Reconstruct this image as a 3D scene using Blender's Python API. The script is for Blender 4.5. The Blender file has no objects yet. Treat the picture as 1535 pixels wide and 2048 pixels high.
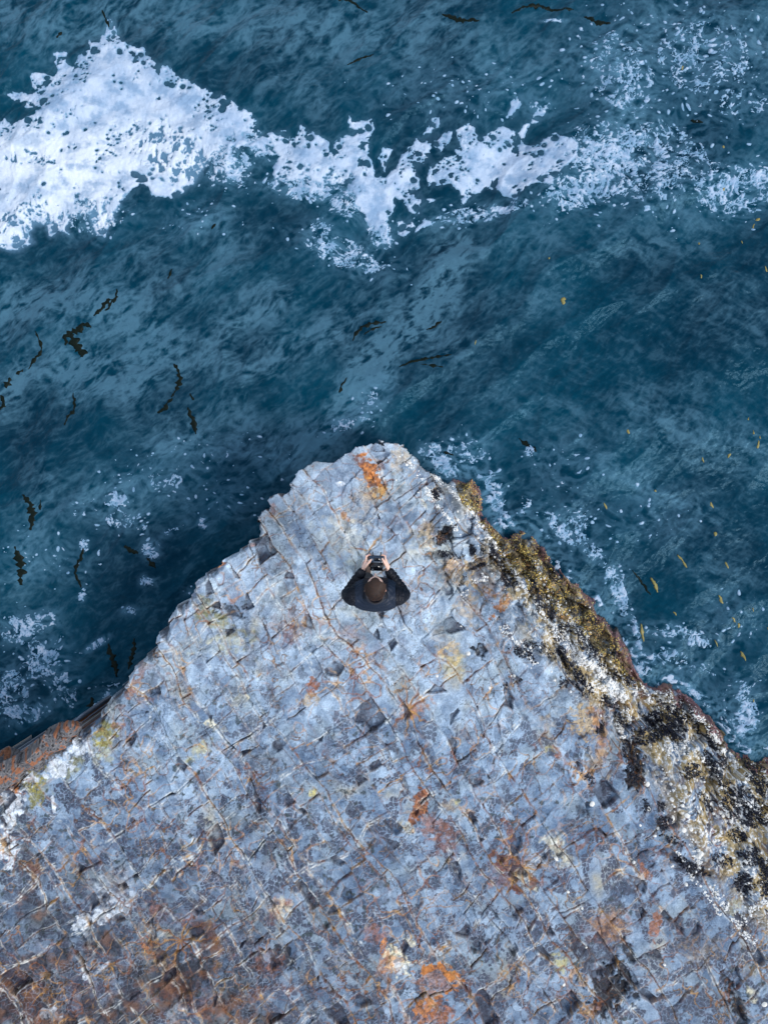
import bpy, bmesh, math, random
import numpy as np
from mathutils import Vector, Matrix

# ------------------------------------------------------------------ camera, sky, sun, exposure
S = bpy.context.scene
C = S.collection
F_PX, H_CAM = 1400.0, 7.4            # focal length in photo pixels, camera height above the rock top
cam = bpy.data.cameras.new('camera')
cam.sensor_fit = 'VERTICAL'; cam.sensor_height = 36.0
cam.lens = 36.0 * F_PX / 2048.0
cam.clip_start = 0.05; cam.clip_end = 500
camo = bpy.data.objects.new('camera', cam); camo.location = (0, 0, H_CAM)
C.objects.link(camo); S.camera = camo

SUN_EL, SUN_AZ = math.radians(44), math.radians(122)     # azimuth clockwise from +Y
w = bpy.data.worlds.new('World'); S.world = w; w.use_nodes = True
nt = w.node_tree; N = nt.nodes; L = nt.links
bg = N['Background']
sky = N.new('ShaderNodeTexSky'); sky.sky_type = 'NISHITA'; sky.sun_disc = False
sky.sun_elevation = SUN_EL; sky.sun_rotation = SUN_AZ
tc = N.new('ShaderNodeTexCoord'); nz = N.new('ShaderNodeTexNoise')
nz.inputs['Scale'].default_value = 3.2; nz.inputs['Detail'].default_value = 7; nz.inputs['Roughness'].default_value = .62
rp = N.new('ShaderNodeValToRGB'); rp.color_ramp.elements[0].position = .40; rp.color_ramp.elements[1].position = .66
mx = N.new('ShaderNodeMixRGB'); mx.inputs[2].default_value = (11.5, 12.5, 14.0, 1)
L.new(tc.outputs['Generated'], nz.inputs['Vector']); L.new(nz.outputs['Fac'], rp.inputs[0])
L.new(rp.outputs[0], mx.inputs[0]); L.new(sky.outputs[0], mx.inputs[1]); L.new(mx.outputs[0], bg.inputs[0])
bg.inputs[1].default_value = 0.10
sun = bpy.data.lights.new('sun', 'SUN'); sun.energy = 2.2; sun.angle = math.radians(20); sun.color = (1.0, .97, .93)
suno = bpy.data.objects.new('sun', sun); C.objects.link(suno)
d = Vector((math.sin(SUN_AZ) * math.cos(SUN_EL), math.cos(SUN_AZ) * math.cos(SUN_EL), math.sin(SUN_EL)))
suno.rotation_euler = d.to_track_quat('Z', 'Y').to_euler(); suno.location = (0, 0, 20)
S.view_settings.view_transform = 'Standard'; S.view_settings.look = 'None'
S.view_settings.exposure = 0.36; S.view_settings.gamma = 1

# ------------------------------------------------------------------ helpers
ZW = -1.3                                                # water level
def P(px, py, z=0.0):                                    # where a point seen in the photo stands, given its height
    k = (H_CAM - z) / F_PX
    return np.array([(px - 767.5) * k, -(py - 1024.0) * k])
def P3(px, py, z): q = P(px, py, z); return Vector((q[0], q[1], z))
def tag(o, label=None, cat=None, group=None, kind=None):
    if label: o['label'] = label
    if cat: o['category'] = cat
    if group: o['group'] = group
    if kind: o['kind'] = kind
    return o
def H2(ix, iy, seed):
    a = ix.astype(np.int64).astype(np.uint32); b = iy.astype(np.int64).astype(np.uint32)
    h = a * np.uint32(374761393) + b * np.uint32(668265263) + np.uint32((seed * 2246822519) & 0xffffffff)
    h ^= h >> np.uint32(13); h *= np.uint32(1274126177); h ^= h >> np.uint32(16); h *= np.uint32(2654435761); h ^= h >> np.uint32(15)
    return h.astype(np.float32) / np.float32(4294967296.0)
def gn(x, y, seed):                                      # gradient noise, about -1..1
    ix = np.floor(x); iy = np.floor(y); fx = (x - ix).astype(np.float32); fy = (y - iy).astype(np.float32)
    u = fx * fx * fx * (fx * (fx * 6 - 15) + 10); v = fy * fy * fy * (fy * (fy * 6 - 15) + 10)
    def g(dx, dy):
        a = H2(ix + dx, iy + dy, seed) * np.float32(6.2831853)
        return np.cos(a) * (fx - dx) + np.sin(a) * (fy - dy)
    a, b, c, e = g(0, 0), g(1, 0), g(0, 1), g(1, 1)
    return 1.5 * ((a + (b - a) * u) * (1 - v) + (c + (e - c) * u) * v)
def fbm(x, y, o=4, seed=1, gain=.5):
    t = 0; a = 1; s = 0
    for i in range(o):
        t = t + a * gn(x * 2.03 ** i + 7.3 * i, y * 2.03 ** i - 3.1 * i, seed + i * 17); s += a; a *= gain
    return t / s * 1.35
def ridge(x, y, o=3, seed=1):
    t = 0; a = 1; s = 0
    for i in range(o):
        t = t + a * (1 - 2 * np.abs(gn(x * 2.1 ** i, y * 2.1 ** i, seed + i * 31))); s += a; a *= .5
    return t / s
def worley(x, y, seed, jit=.85):
    ix = np.floor(x); iy = np.floor(y)
    f1 = np.full(x.shape, 9., np.float32); f2 = f1.copy()
    cx = np.zeros_like(f1); cy = np.zeros_like(f1); idd = np.zeros_like(f1)
    for dx in (-1, 0, 1):
        for dy in (-1, 0, 1):
            a = ix + dx; b = iy + dy
            qx = (a + .5 + jit * (H2(a, b, seed) - .5)) - x; qy = (b + .5 + jit * (H2(a, b, seed + 5) - .5)) - y
            dd = np.sqrt(qx * qx + qy * qy).astype(np.float32)
            m = dd < f1
            f2 = np.where(m, f1, np.minimum(f2, dd))
            cx = np.where(m, qx, cx); cy = np.where(m, qy, cy); idd = np.where(m, H2(a, b, seed + 9), idd); f1 = np.where(m, dd, f1)
    return f1, f2, idd, cx, cy
def sst(a, b, x):
    t = np.clip((x - a) / (b - a), 0, 1); return t * t * (3 - 2 * t)
def segd(x, y, pts, closed=False):                       # distance to a polyline
    pts = np.asarray(pts, float); n = len(pts); best = np.full(x.shape, 1e9, np.float32)
    for i in range(n if closed else n - 1):
        a = pts[i]; b = pts[(i + 1) % n]; ab = b - a; l2 = max((ab ** 2).sum(), 1e-9)
        t = np.clip(((x - a[0]) * ab[0] + (y - a[1]) * ab[1]) / l2, 0, 1)
        best = np.minimum(best, (x - a[0] - t * ab[0]) ** 2 + (y - a[1] - t * ab[1]) ** 2)
    return np.sqrt(best)
def inside(x, y, pts):
    pts = np.asarray(pts, float); n = len(pts); r = np.zeros(x.shape, bool)
    for i in range(n):
        x0, y0 = pts[i]; x1, y1 = pts[(i + 1) % n]
        if y0 == y1: continue
        c = ((y0 > y) != (y1 > y)) & (x < (x1 - x0) * (y - y0) / (y1 - y0) + x0)
        r ^= c
    return r
def sdf(x, y, pts):                                      # positive inside
    dd = segd(x, y, pts, True); return np.where(inside(x, y, pts), dd, -dd)
def lerp(a, b, t):
    return a + (b - a) * t[..., None]
def col(*c): return np.array(c, np.float32)
def axis(lo, hi, step, far):                             # fine inside lo..hi, growing steps outside
    c = list(np.arange(lo, hi + step, step)); s = step; v = c[-1]
    while v < far: s *= 1.22; v += s; c.append(v)
    s = step; v = c[0]; pre = []
    while v > -far: s *= 1.22; v -= s; pre.append(v)
    return np.array(pre[::-1] + c)
def grid_mesh(name, X, Y, Z, color=None, attrs=None, mask=None, mat=None):
    ny, nx = X.shape
    idx = np.arange(nx * ny).reshape(ny, nx)
    q = np.stack([idx[:-1, :-1], idx[:-1, 1:], idx[1:, 1:], idx[1:, :-1]], -1).reshape(-1, 4)
    if mask is not None:
        q = q[mask.ravel()[q].any(1)]
    used = np.zeros(nx * ny, bool); used[q.ravel()] = True
    rem = np.cumsum(used) - 1; q = rem[q]
    co = np.stack([X, Y, Z], -1).reshape(-1, 3)[used].astype(np.float32)
    me = bpy.data.meshes.new(name)
    me.vertices.add(len(co)); me.vertices.foreach_set('co', co.ravel())
    me.loops.add(len(q) * 4); me.loops.foreach_set('vertex_index', q.ravel().astype(np.int32))
    me.polygons.add(len(q)); me.polygons.foreach_set('loop_start', np.arange(0, len(q) * 4, 4, dtype=np.int32))
    me.polygons.foreach_set('loop_total', np.full(len(q), 4, np.int32)); me.polygons.foreach_set('use_smooth', np.ones(len(q), bool))
    if color is not None:
        at = me.color_attributes.new('tint', 'FLOAT_COLOR', 'POINT')
        c4 = np.ones((used.sum(), 4), np.float32); c4[:, :3] = np.clip(color.reshape(-1, 3)[used], 0.001, .95)
        at.data.foreach_set('color', c4.ravel())
    for k, v in (attrs or {}).items():
        at = me.attributes.new(k, 'FLOAT', 'POINT'); at.data.foreach_set('value', v.ravel()[used].astype(np.float32))
    me.update(); me.validate()
    if mat: me.materials.append(mat)
    o = bpy.data.objects.new(name, me); C.objects.link(o); return o
def soup(name, V, Fs, mat, colors=None, smooth=True):    # one mesh from arrays (n,3) and (m,3)
    me = bpy.data.meshes.new(name)
    k = Fs.shape[1]
    me.vertices.add(len(V)); me.vertices.foreach_set('co', V.astype(np.float32).ravel())
    me.loops.add(Fs.size); me.loops.foreach_set('vertex_index', Fs.astype(np.int32).ravel())
    me.polygons.add(len(Fs)); me.polygons.foreach_set('loop_start', np.arange(0, Fs.size, k, dtype=np.int32))
    me.polygons.foreach_set('loop_total', np.full(len(Fs), k, np.int32)); me.polygons.foreach_set('use_smooth', np.full(len(Fs), smooth))
    if colors is not None:
        at = me.color_attributes.new('tint', 'FLOAT_COLOR', 'POINT')
        c4 = np.ones((len(V), 4), np.float32); c4[:, :3] = colors; at.data.foreach_set('color', c4.ravel())
    me.update(); me.materials.append(mat)
    o = bpy.data.objects.new(name, me); C.objects.link(o); return o
def material(name, color=(.5, .5, .5), rough=.6, attr=None, bump=0, bscale=40, var=0, vscale=30, rattr=None, spec=.5, ior=1.45, detail=6, bdist=.01, sss=0, coat=0):
    m = bpy.data.materials.new(name); m.use_nodes = True; n = m.node_tree.nodes; l = m.node_tree.links; b = n['Principled BSDF']
    b.inputs['Roughness'].default_value = rough; b.inputs['IOR'].default_value = ior
    b.inputs['Specular IOR Level'].default_value = spec; b.inputs['Coat Weight'].default_value = coat
    if sss: b.inputs['Subsurface Weight'].default_value = sss; b.inputs['Subsurface Radius'].default_value = (.01, .004, .002); b.inputs['Subsurface Scale'].default_value = 1
    t = n.new('ShaderNodeTexCoord')
    if attr:
        a = n.new('ShaderNodeAttribute'); a.attribute_name = attr; src = a.outputs['Color']
    else:
        a = n.new('ShaderNodeRGB'); a.outputs[0].default_value = (*color, 1); src = a.outputs[0]
    z = n.new('ShaderNodeTexNoise'); z.inputs['Scale'].default_value = vscale; z.inputs['Detail'].default_value = detail; z.inputs['Roughness'].default_value = .65
    l.new(t.outputs['Object'], z.inputs['Vector'])
    mr = n.new('ShaderNodeMapRange'); mr.inputs[1].default_value = .25; mr.inputs[2].default_value = .75; mr.inputs[3].default_value = 1 - var; mr.inputs[4].default_value = 1 + var
    l.new(z.outputs['Fac'], mr.inputs[0])
    vm = n.new('ShaderNodeVectorMath'); vm.operation = 'SCALE'; l.new(src, vm.inputs[0]); l.new(mr.outputs[0], vm.inputs['Scale'])
    l.new(vm.outputs[0], b.inputs['Base Color'])
    if rattr:
        a2 = n.new('ShaderNodeAttribute'); a2.attribute_name = rattr; l.new(a2.outputs['Fac'], b.inputs['Roughness'])
    if bump:
        z2 = n.new('ShaderNodeTexNoise'); z2.inputs['Scale'].default_value = bscale; z2.inputs['Detail'].default_value = 8; z2.inputs['Roughness'].default_value = .7
        l.new(t.outputs['Object'], z2.inputs['Vector'])
        bp = n.new('ShaderNodeBump'); bp.inputs['Strength'].default_value = bump; bp.inputs['Distance'].default_value = bdist
        l.new(z2.outputs['Fac'], bp.inputs['Height']); l.new(bp.outputs[0], b.inputs['Normal'])
    return m

# ------------------------------------------------------------------ outline of the headland
LEFT = [(-500, 1740), (-150, 1610), (0, 1540), (42, 1530), (90, 1490), (130, 1466), (172, 1455), (200, 1418), (240, 1372), (262, 1340), (300, 1302), (332, 1252), (350, 1215), (368, 1190), (388, 1165), (425, 1137), (452, 1106), (478, 1100), (503, 1082),
        (512, 1048), (536, 1000), (556, 992), (578, 972), (602, 930), (640, 914), (672, 913), (692, 903), (712, 880), (740, 872), (772, 881), (800, 877), (822, 885), (845, 903), (862, 930), (885, 948)]
RIGHT = [(885, 950), (905, 944), (945, 949), (965, 978), (976, 1035), (1010, 1062), (1048, 1050), (1076, 1078), (1092, 1108), (1142, 1158), (1190, 1200), (1235, 1262), (1262, 1310), (1290, 1352), (1304, 1362), (1342, 1358), (1392, 1390),
         (1430, 1425), (1455, 1472), (1478, 1490), (1535, 1492), (1600, 1500), (1800, 1640), (2100, 1850)]
LW = [P(x, y, -.05) for x, y in LEFT[:-2]] + [P(*LEFT[-2], -.35), P(*LEFT[-1], -.8)]
RW = [P(x, y, ZW + .02) for x, y in RIGHT]
POLY = LW + RW + [np.array([14., -14.]), np.array([-14., -14.])]

MUSSEL = [(1335, 1444, 44, 38, 20, 1), (1312, 1452, 34, 30, 0, 1), (1365, 1425, 22, 24, 0, .9), (1217, 1405, 24, 13, 25, .8), (1256, 1505, 13, 34, -15, .9), (1268, 1545, 16, 26, -10, 1), (1290, 1480, 26, 14, 0, .7), (1383, 1542, 19, 18, 0, 1), (1437, 1555, 12, 48, -38, 1), (1418, 1520, 8, 26, -30, .8), (1445, 1522, 14, 20, -30, 1), (1512, 1555, 18, 44, -25, 1),
          (1505, 1617, 22, 30, 0, .8), (1325, 1645, 18, 15, 0, .8), (1320, 1612, 12, 10, 0, .8), (1382, 1737, 34, 11, 20, .7), (1472, 1672, 22, 16, 0, .7), (1512, 1635, 26, 22, 0, .9), (1487, 1767, 22, 24, -40, .7), (1200, 1455, 6, 20, 25, 1), (1405, 1460, 17, 14, 30, 1), (1422, 1487, 9, 18, -25, 1), (1370, 1725, 30, 10, 25, .7), (1500, 1715, 26, 20, 0, .7),
          (870, 989, 6, 16, -20, .9), (877, 975, 4, 20, -35, .7), (889, 1068, 14, 18, 20, .5), (943, 1100, 8, 11, 0, .9), (964, 1100, 6, 12, 0, .9), (996, 1122, 13, 26, -20, 1), (985, 1098, 6, 16, -20, 1), (1017, 1157, 16, 22, -15, 1), (1077, 1190, 18, 34, -25, 1), (1098, 1225, 12, 18, -30, .9), (1125, 1257, 15, 12, 20, 1), (1170, 1287, 12, 38, -38, 1), (1150, 1262, 8, 26, -40, .9),
          (1115, 1276, 9, 9, 0, 1), (1127, 1318, 9, 30, -18, 1), (1155, 1347, 9, 28, -30, 1), (957, 1132, 22, 4, -22, 1), (925, 1160, 4, 14, 30, .9), (1182, 1237, 9, 16, -30, .9), (1230, 1351, 16, 14, 30, 1), (1060, 1290, 14, 8, 20, .5), (1045, 1305, 30, 12, 30, .4), (1092, 1300, 30, 14, 30, .5), (1200, 1320, 10, 30, -40, 1), (1170, 1380, 16, 22, -30, .7), (1260, 1365, 20, 10, 30, .8),
          (1130, 1365, 14, 16, 0, .5), (850, 935, 5, 24, -40, .6), (1020, 1365, 24, 5, -20, .35), (1240, 1440, 10, 24, -30, .8), (1460, 1610, 16, 30, -30, .8), (1480, 1585, 18, 14, 0, .8), (1410, 1600, 12, 24, -35, .6), (1345, 1680, 26, 9, 20, .4), (1440, 1720, 30, 12, 20, .5), (1530, 1760, 14, 50, 0, .8), (1290, 1610, 8, 14, 0, .5), (900, 1110, 30, 8, 10, .5), (1180, 1560, 8, 16, -30, .4), (1110, 1150, 14, 22, -30, .5), (1060, 1125, 10, 20, -30, .6), (1150, 1225, 10, 20, -35, .5), (1195, 1262, 9, 26, -35, .6), (1030, 1095, 9, 14, -30, .6), (1225, 1300, 8, 22, -30, .6), (950, 1000, 9, 14, 0, .5), (930, 970, 8, 10, 0, .4), (1090, 1110, 8, 10, 0, .4), (840, 915, 9, 8, 0, .7), (822, 898, 8, 6, 0, .6)]

def headland(X, Y):
    """height, albedo and masks of the slate headland at world points"""
    r = {}
    # joint frame: t runs down the image to the lower right, s runs across it
    wx = .16 * fbm(X * .6, Y * .6, 3, 11) + .036 * fbm(X * 3, Y * 3, 4, 12); wy = .16 * fbm(X * .6, Y * .6, 3, 13) + .036 * fbm(X * 3, Y * 3, 4, 14)
    sx = X + wx; sy = Y + wy
    th = math.radians(56)
    t = sx * math.cos(th) - sy * math.sin(th); s = sx * math.sin(th) + sy * math.cos(th)
    rng = np.random.RandomState(5)
    bs = [-16.]
    while bs[-1] < 16: bs.append(bs[-1] + rng.choice([.07, .12, .18, .26, .38], p=[.16, .26, .28, .2, .1]) * rng.uniform(.8, 1.25))
    bs = np.array(bs); k = np.clip(np.searchsorted(bs, s) - 1, 0, len(bs) - 2)
    sl, sr = s - bs[k], bs[k + 1] - s; strength_s = rng.uniform(0, 1, len(bs)) ** 2.4
    ds = np.minimum(sl, sr); ks = np.where(sl < sr, strength_s[k], strength_s[k + 1])
    # cross joints: per strip spacing, shared by groups of strips
    grp = (k // 3); per = .16 + .34 * H2(k, k * 0, 21); off = H2(grp, grp * 0, 22) * 3
    per = np.where(H2(k, k * 0, 23) < .5, .16 + .3 * H2(grp, grp * 0, 24), per)
    u = (t + off + .10 * (s - bs[k])) / per; c = np.floor(u); j0 = .7 * (H2(c, k, 25) - .5); j1 = .7 * (H2(c + 1, k, 25) - .5)
    before = (u - c) < j0; after = (u - c) > 1 + j1
    cc = np.where(before, c - 1, np.where(after, c + 1, c))
    jl = .7 * (H2(cc, k, 25) - .5); jr = .7 * (H2(cc + 1, k, 25) - .5)
    lt = (u - cc - jl) * per; rt = (cc + 1 + jr - u) * per
    dt = np.minimum(lt, rt); kt = np.where(lt < rt, H2(cc, k, 26), H2(cc + 1, k, 26)) ** 1.3
    # long master joints both ways
    mt = []
    for n_, (a, b, sd) in enumerate([(.95, .06, 31), (1.25, .05, 41)]):
        q = (t if n_ == 0 else s) + b * fbm(X * 1.1, Y * 1.1, 4, sd)
        qq = q / a; c_ = np.floor(qq + .5); pos = c_ + .6 * (H2(c_, c_ * 0, sd) - .5)
        mt.append(np.abs(qq - pos) * a)
    dm = np.minimum(mt[0], mt[1])
    bid = H2(k, cc, 51); bid2 = H2(k, cc, 52); bid3 = H2(k, cc, 53)
    # second order breakage inside the blocks
    f1, f2, wid, wcx, wcy = worley((s * 9 + bid * 40), (t * 6.5 + bid2 * 40), 61)
    dw = (f2 - f1) / 8.; act = H2(k, cc, 54) < .62
    g1, g2, gid, gcx, gcy = worley(sx * 21, sy * 21, 71)
    dg = (g2 - g1) / 21.
    # outline, notched block by block
    nx = (bid - .5) * .10 + (wid - .5) * .05 + .03 * fbm(X * 6, Y * 6, 3, 15); ny = (bid2 - .5) * .10 + (gid - .5) * .03 + .03 * fbm(X * 6, Y * 6, 3, 16)
    rag = 1 - sst(-3.4, -3.0, X); nx = nx + rag * (.16 * fbm(X * 3, Y * 3, 3, 180) + .12 * (wid - .5)); ny = ny + rag * (.16 * fbm(X * 3 + 5, Y * 3, 3, 181) + .12 * (gid - .5))
    xe = X + nx * .8; ye = Y + ny * .8
    ins = inside(xe, ye, POLY); dl = segd(xe, ye, LW); dr = segd(xe, ye, RW)
    dl = np.where(ins, dl, -dl)
    dr = np.where(ins, dr, -dr)
    r['d'] = np.minimum(dl, dr)
    # large shape: nearly level top, a broad shelf tilting to the weed-covered right edge
    zr = np.interp(dr, [-1.2, 0, .12, .45, .8, .95, 1.35, 2.3, 3.4], [-2.6, -1.33, -1.12, -.86, -.52, -.33, -.22, -.05, 0]).astype(np.float32)
    bf1, bf2, bfi, _, _ = worley(X * 3.6 + .3 * fbm(X * 5, Y * 5, 2, 170), Y * 3.6, 171); bg1, bg2, bgi, _, _ = worley(X * 11, Y * 11, 172)
    zr += sst(.02, .12, dr) * (1 - sst(.55, .8, dr)) * sst(.45, .9, dl) * (.22 * (bfi - .45) - .05 * (1 - sst(0, .10, bf2 - bf1)) + .06 * (bgi - .5) - .012 * (1 - sst(0, .12, bg2 - bg1)))
    zr += .12 * sst(0, .2, dr) * (1 - sst(.8, 1.3, dr)) * fbm(X * 2.6, Y * 2.6, 3, 81)
    zl = np.interp(dl, [-1., -.12, -.045, 0, .018, .07, .5], [-3.2, -2.3, -1.35, -.50, -.12, -.03, 0]).astype(np.float32)
    zl += .16 * fbm(X * 6, Y * 6, 3, 89) * (1 - sst(.0, .05, dl)) * sst(-.6, -.2, dl)
    z = np.minimum(zl, zr)
    z += .035 * fbm(X * .5, Y * .5, 3, 82)
    # projected photo position of each point, to place the marks the photo shows
    kk = F_PX / (H_CAM - np.clip(z, -1.3, .1)); PX = X * kk + 767.5; PY = 1024 - Y * kk
    r['PX'], r['PY'] = PX, PY
    def B(cx, cy, rx, ry, a=0, n=.5, sc=.06, sd=1, soft=.35):     # a ragged blotch
        ca, sa = math.cos(math.radians(a)), math.sin(math.radians(a))
        m = (np.abs(PX - cx) < 2.2 * max(rx, ry)) & (np.abs(PY - cy) < 2.2 * max(rx, ry)); out = np.zeros_like(PX)
        if not m.any(): return out
        x, y = PX[m] - cx, PY[m] - cy; uu = (x * ca + y * sa) / rx; vv = (-x * sa + y * ca) / ry
        q = np.sqrt(uu * uu + vv * vv) + n * fbm(PX[m] * sc, PY[m] * sc, 4, 90 + sd)
        out[m] = 1 - sst(1 - soft, 1 + soft, q); return out
    low = sst(1400, 1900, PY); left = 1 - sst(300, 900, PX)
    rough_zone = 1 - sst(-.1, .35, (PY - 1000) / 900 - .3)           # paler, less broken near the tip
    # block steps, tilts and breakage
    wet = 1 - sst(1.3, 2.0, dr)
    z += (bid - .5) * .024 + (bid2 - .5) * .38 * np.clip(sl - .1, -.12, .12) * .5 + (bid3 - .5) * .3 * np.clip(lt - .15, -.2, .2) * .35
    z += np.where(act, (wid - .5) * .020 + wcx * .05 * (H2(k, cc, 55) - .5) * .6 + wcy * .012 * (wid - .5), 0)
    z += (gid - .5) * .006 * (H2(k, cc, 56) < .5) + .5 * .006 * gcx * (gid - .5)
    pit = (H2(k, cc, 57) < .025) & ~((np.abs(X + .33) < .45) & (np.abs(Y + 1.15) < .35)) & (bs[k + 1] - bs[k] < .3); pitw = H2((wid * 1e4).astype(int), k, 58) < .05
    z += np.where(pit, -.06, 0) + np.where(pitw & act, -.04, 0)
    z += .010 * fbm(X * 7, Y * 7, 4, 83) + .0025 * fbm(X * 40, Y * 40, 3, 84) + .004 * ridge(X * 12, Y * 12, 3, 85) * sst(-.2, .4, fbm(X * 2, Y * 2, 2, 86))
    # bedding ribs on the right shelf, running down to the right
    rib = ridge(s * 2.6 + .4 * fbm(X, Y, 2, 87), t * .35, 2, 88); z += .09 * wet * rib * sst(0, .3, dr)
    # cracks
    cn = fbm(X * 3, Y * 3, 3, 101); wdt = .0045 + .006 * sst(-.2, .8, cn)
    def groove(dd, st, wd): return st * np.exp(-(dd / wd) ** 2)
    cv_ = .25 + 1.0 * sst(-.3, .4, fbm(X * 2.7 + 70, Y * 2.7, 3, 160)); gr = groove(ds, ks * cv_, wdt * .95) + groove(dt, kt * 1.0 * cv_, wdt) + groove(dw, .45 * act * sst(-.3, .3, fbm(X * 5, Y * 5, 2, 102)), wdt * .7) + .35 * groove(dg, sst(0, .6, fbm(X * 2.2, Y * 2.2, 3, 103)), .004)
    gr += groove(dm, 1.0 * sst(0, .6, fbm(X * 1.5, Y * 1.5, 3, 104)), .0062)
    gr = np.clip(gr, 0, 1.5); z -= .022 * gr
    # splayed fan cracks
    fan = np.zeros_like(X)
    for (cx, cy, R, nr, sd) in [(818, 1422, 75, 11, 1), (1045, 1740, 80, 9, 2), (735, 1105, 60, 7, 3), (360, 1885, 95, 10, 4)]:
        q = P(cx, cy); m = (X - q[0]) ** 2 + (Y - q[1]) ** 2 < (R / 140.) ** 2
        if not m.any(): continue
        xx, yy = X[m] - q[0], Y[m] - q[1]; rr = np.hypot(xx, yy)
        aa = (np.arctan2(yy, xx) / (2 * math.pi) * nr + .5 * fbm(xx * 6, yy * 6, 3, 110 + sd)); c_ = np.floor(aa + .5)
        e_ = np.abs(aa - c_) / nr * 2 * math.pi * rr
        fan[m] = np.exp(-(e_ / .010) ** 2) * (1 - sst(.3, 1, rr / (R / 187.))) * (H2(c_, c_ * 0, sd) > .25)
    z -= .012 * fan
    # ---------------- albedo
    a_ = fbm(X * 1.3, Y * 1.3, 3, 120); b_ = fbm(X * 7, Y * 7, 4, 121)
    base = lerp(col(.115, .185, .290), col(.335, .425, .520), np.clip(.45 + .35 * a_ + .45 * (bid3 - .5) + .55 * b_ + .35 * (wid - .5) * act + .2 * (gid - .5), 0, 1))
    base = lerp(base, base * 1.10 + col(.075, .060, .028), .85 * rough_zone)
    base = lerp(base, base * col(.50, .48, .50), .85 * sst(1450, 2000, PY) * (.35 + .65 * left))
    ol = sst(.1, .75, fbm(X * 2.2, Y * 2.2, 4, 122) + .15)
    base = lerp(base, col(.26, .27, .21), .30 * ol)                           # grey-green film
    oc = sst(.25, .85, fbm(X * 1.9 + 9, Y * 1.9, 4, 123)); base = lerp(base, col(.40, .31, .15), .72 * oc * (.5 + .5 * sst(-.2, .4, b_)))
    pk = sst(.3, .8, fbm(X * 3.1 + 3, Y * 3.1, 4, 124)); base = lerp(base, col(.22, .20, .25), .35 * pk)
    # purple-black blotches filling cells
    zone = sst(-.3, .25, fbm(X * .9 + 4, Y * .9, 3, 125) + .5 * low + .1)
    pb = sst(.06, .15, fbm(X * 5.5, Y * 5.5, 4, 126) + .16 * (gid - .5) + .30 * (wid - .5) + .35 * (bid - .5) - .04 + .12 * low) * zone * sst(.001, .008, dg + .004 * fbm(X * 30, Y * 30, 2, 148)) * sst(.003, .014, dw + .03 * ~act)
    base = lerp(base, lerp(np.broadcast_to(col(.035, .048, .085), base.shape), np.broadcast_to(col(.085, .09, .14), base.shape), sst(-.5, .5, fbm(X * 25, Y * 25, 3, 149))), .85 * pb * (1 - .75 * rough_zone))
    gb = sst(.18, .4, fbm(X * 12, Y * 12, 5, 127) - .12) * sst(-.25, .25, fbm(X * 1.1 + 20, Y * 1.1, 3, 128) + .35 * left)
    base = lerp(base, col(.045, .07, .075), .8 * gb * (1 - .5 * rough_zone))
    # marks traced from the photo: (x, y, rx, ry, angle, colour, amount)
    BK2 = (.02, .021, .03)
    OR, RU, OC, DR, WH, BK, YE, OL, CR = (.50, .17, .035), (.36, .12, .045), (.48, .32, .14), (.20, .07, .05), (.47, .49, .51), (.018, .020, .032), (.55, .44, .10), (.25, .22, .06), (.60, .53, .36)
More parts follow.
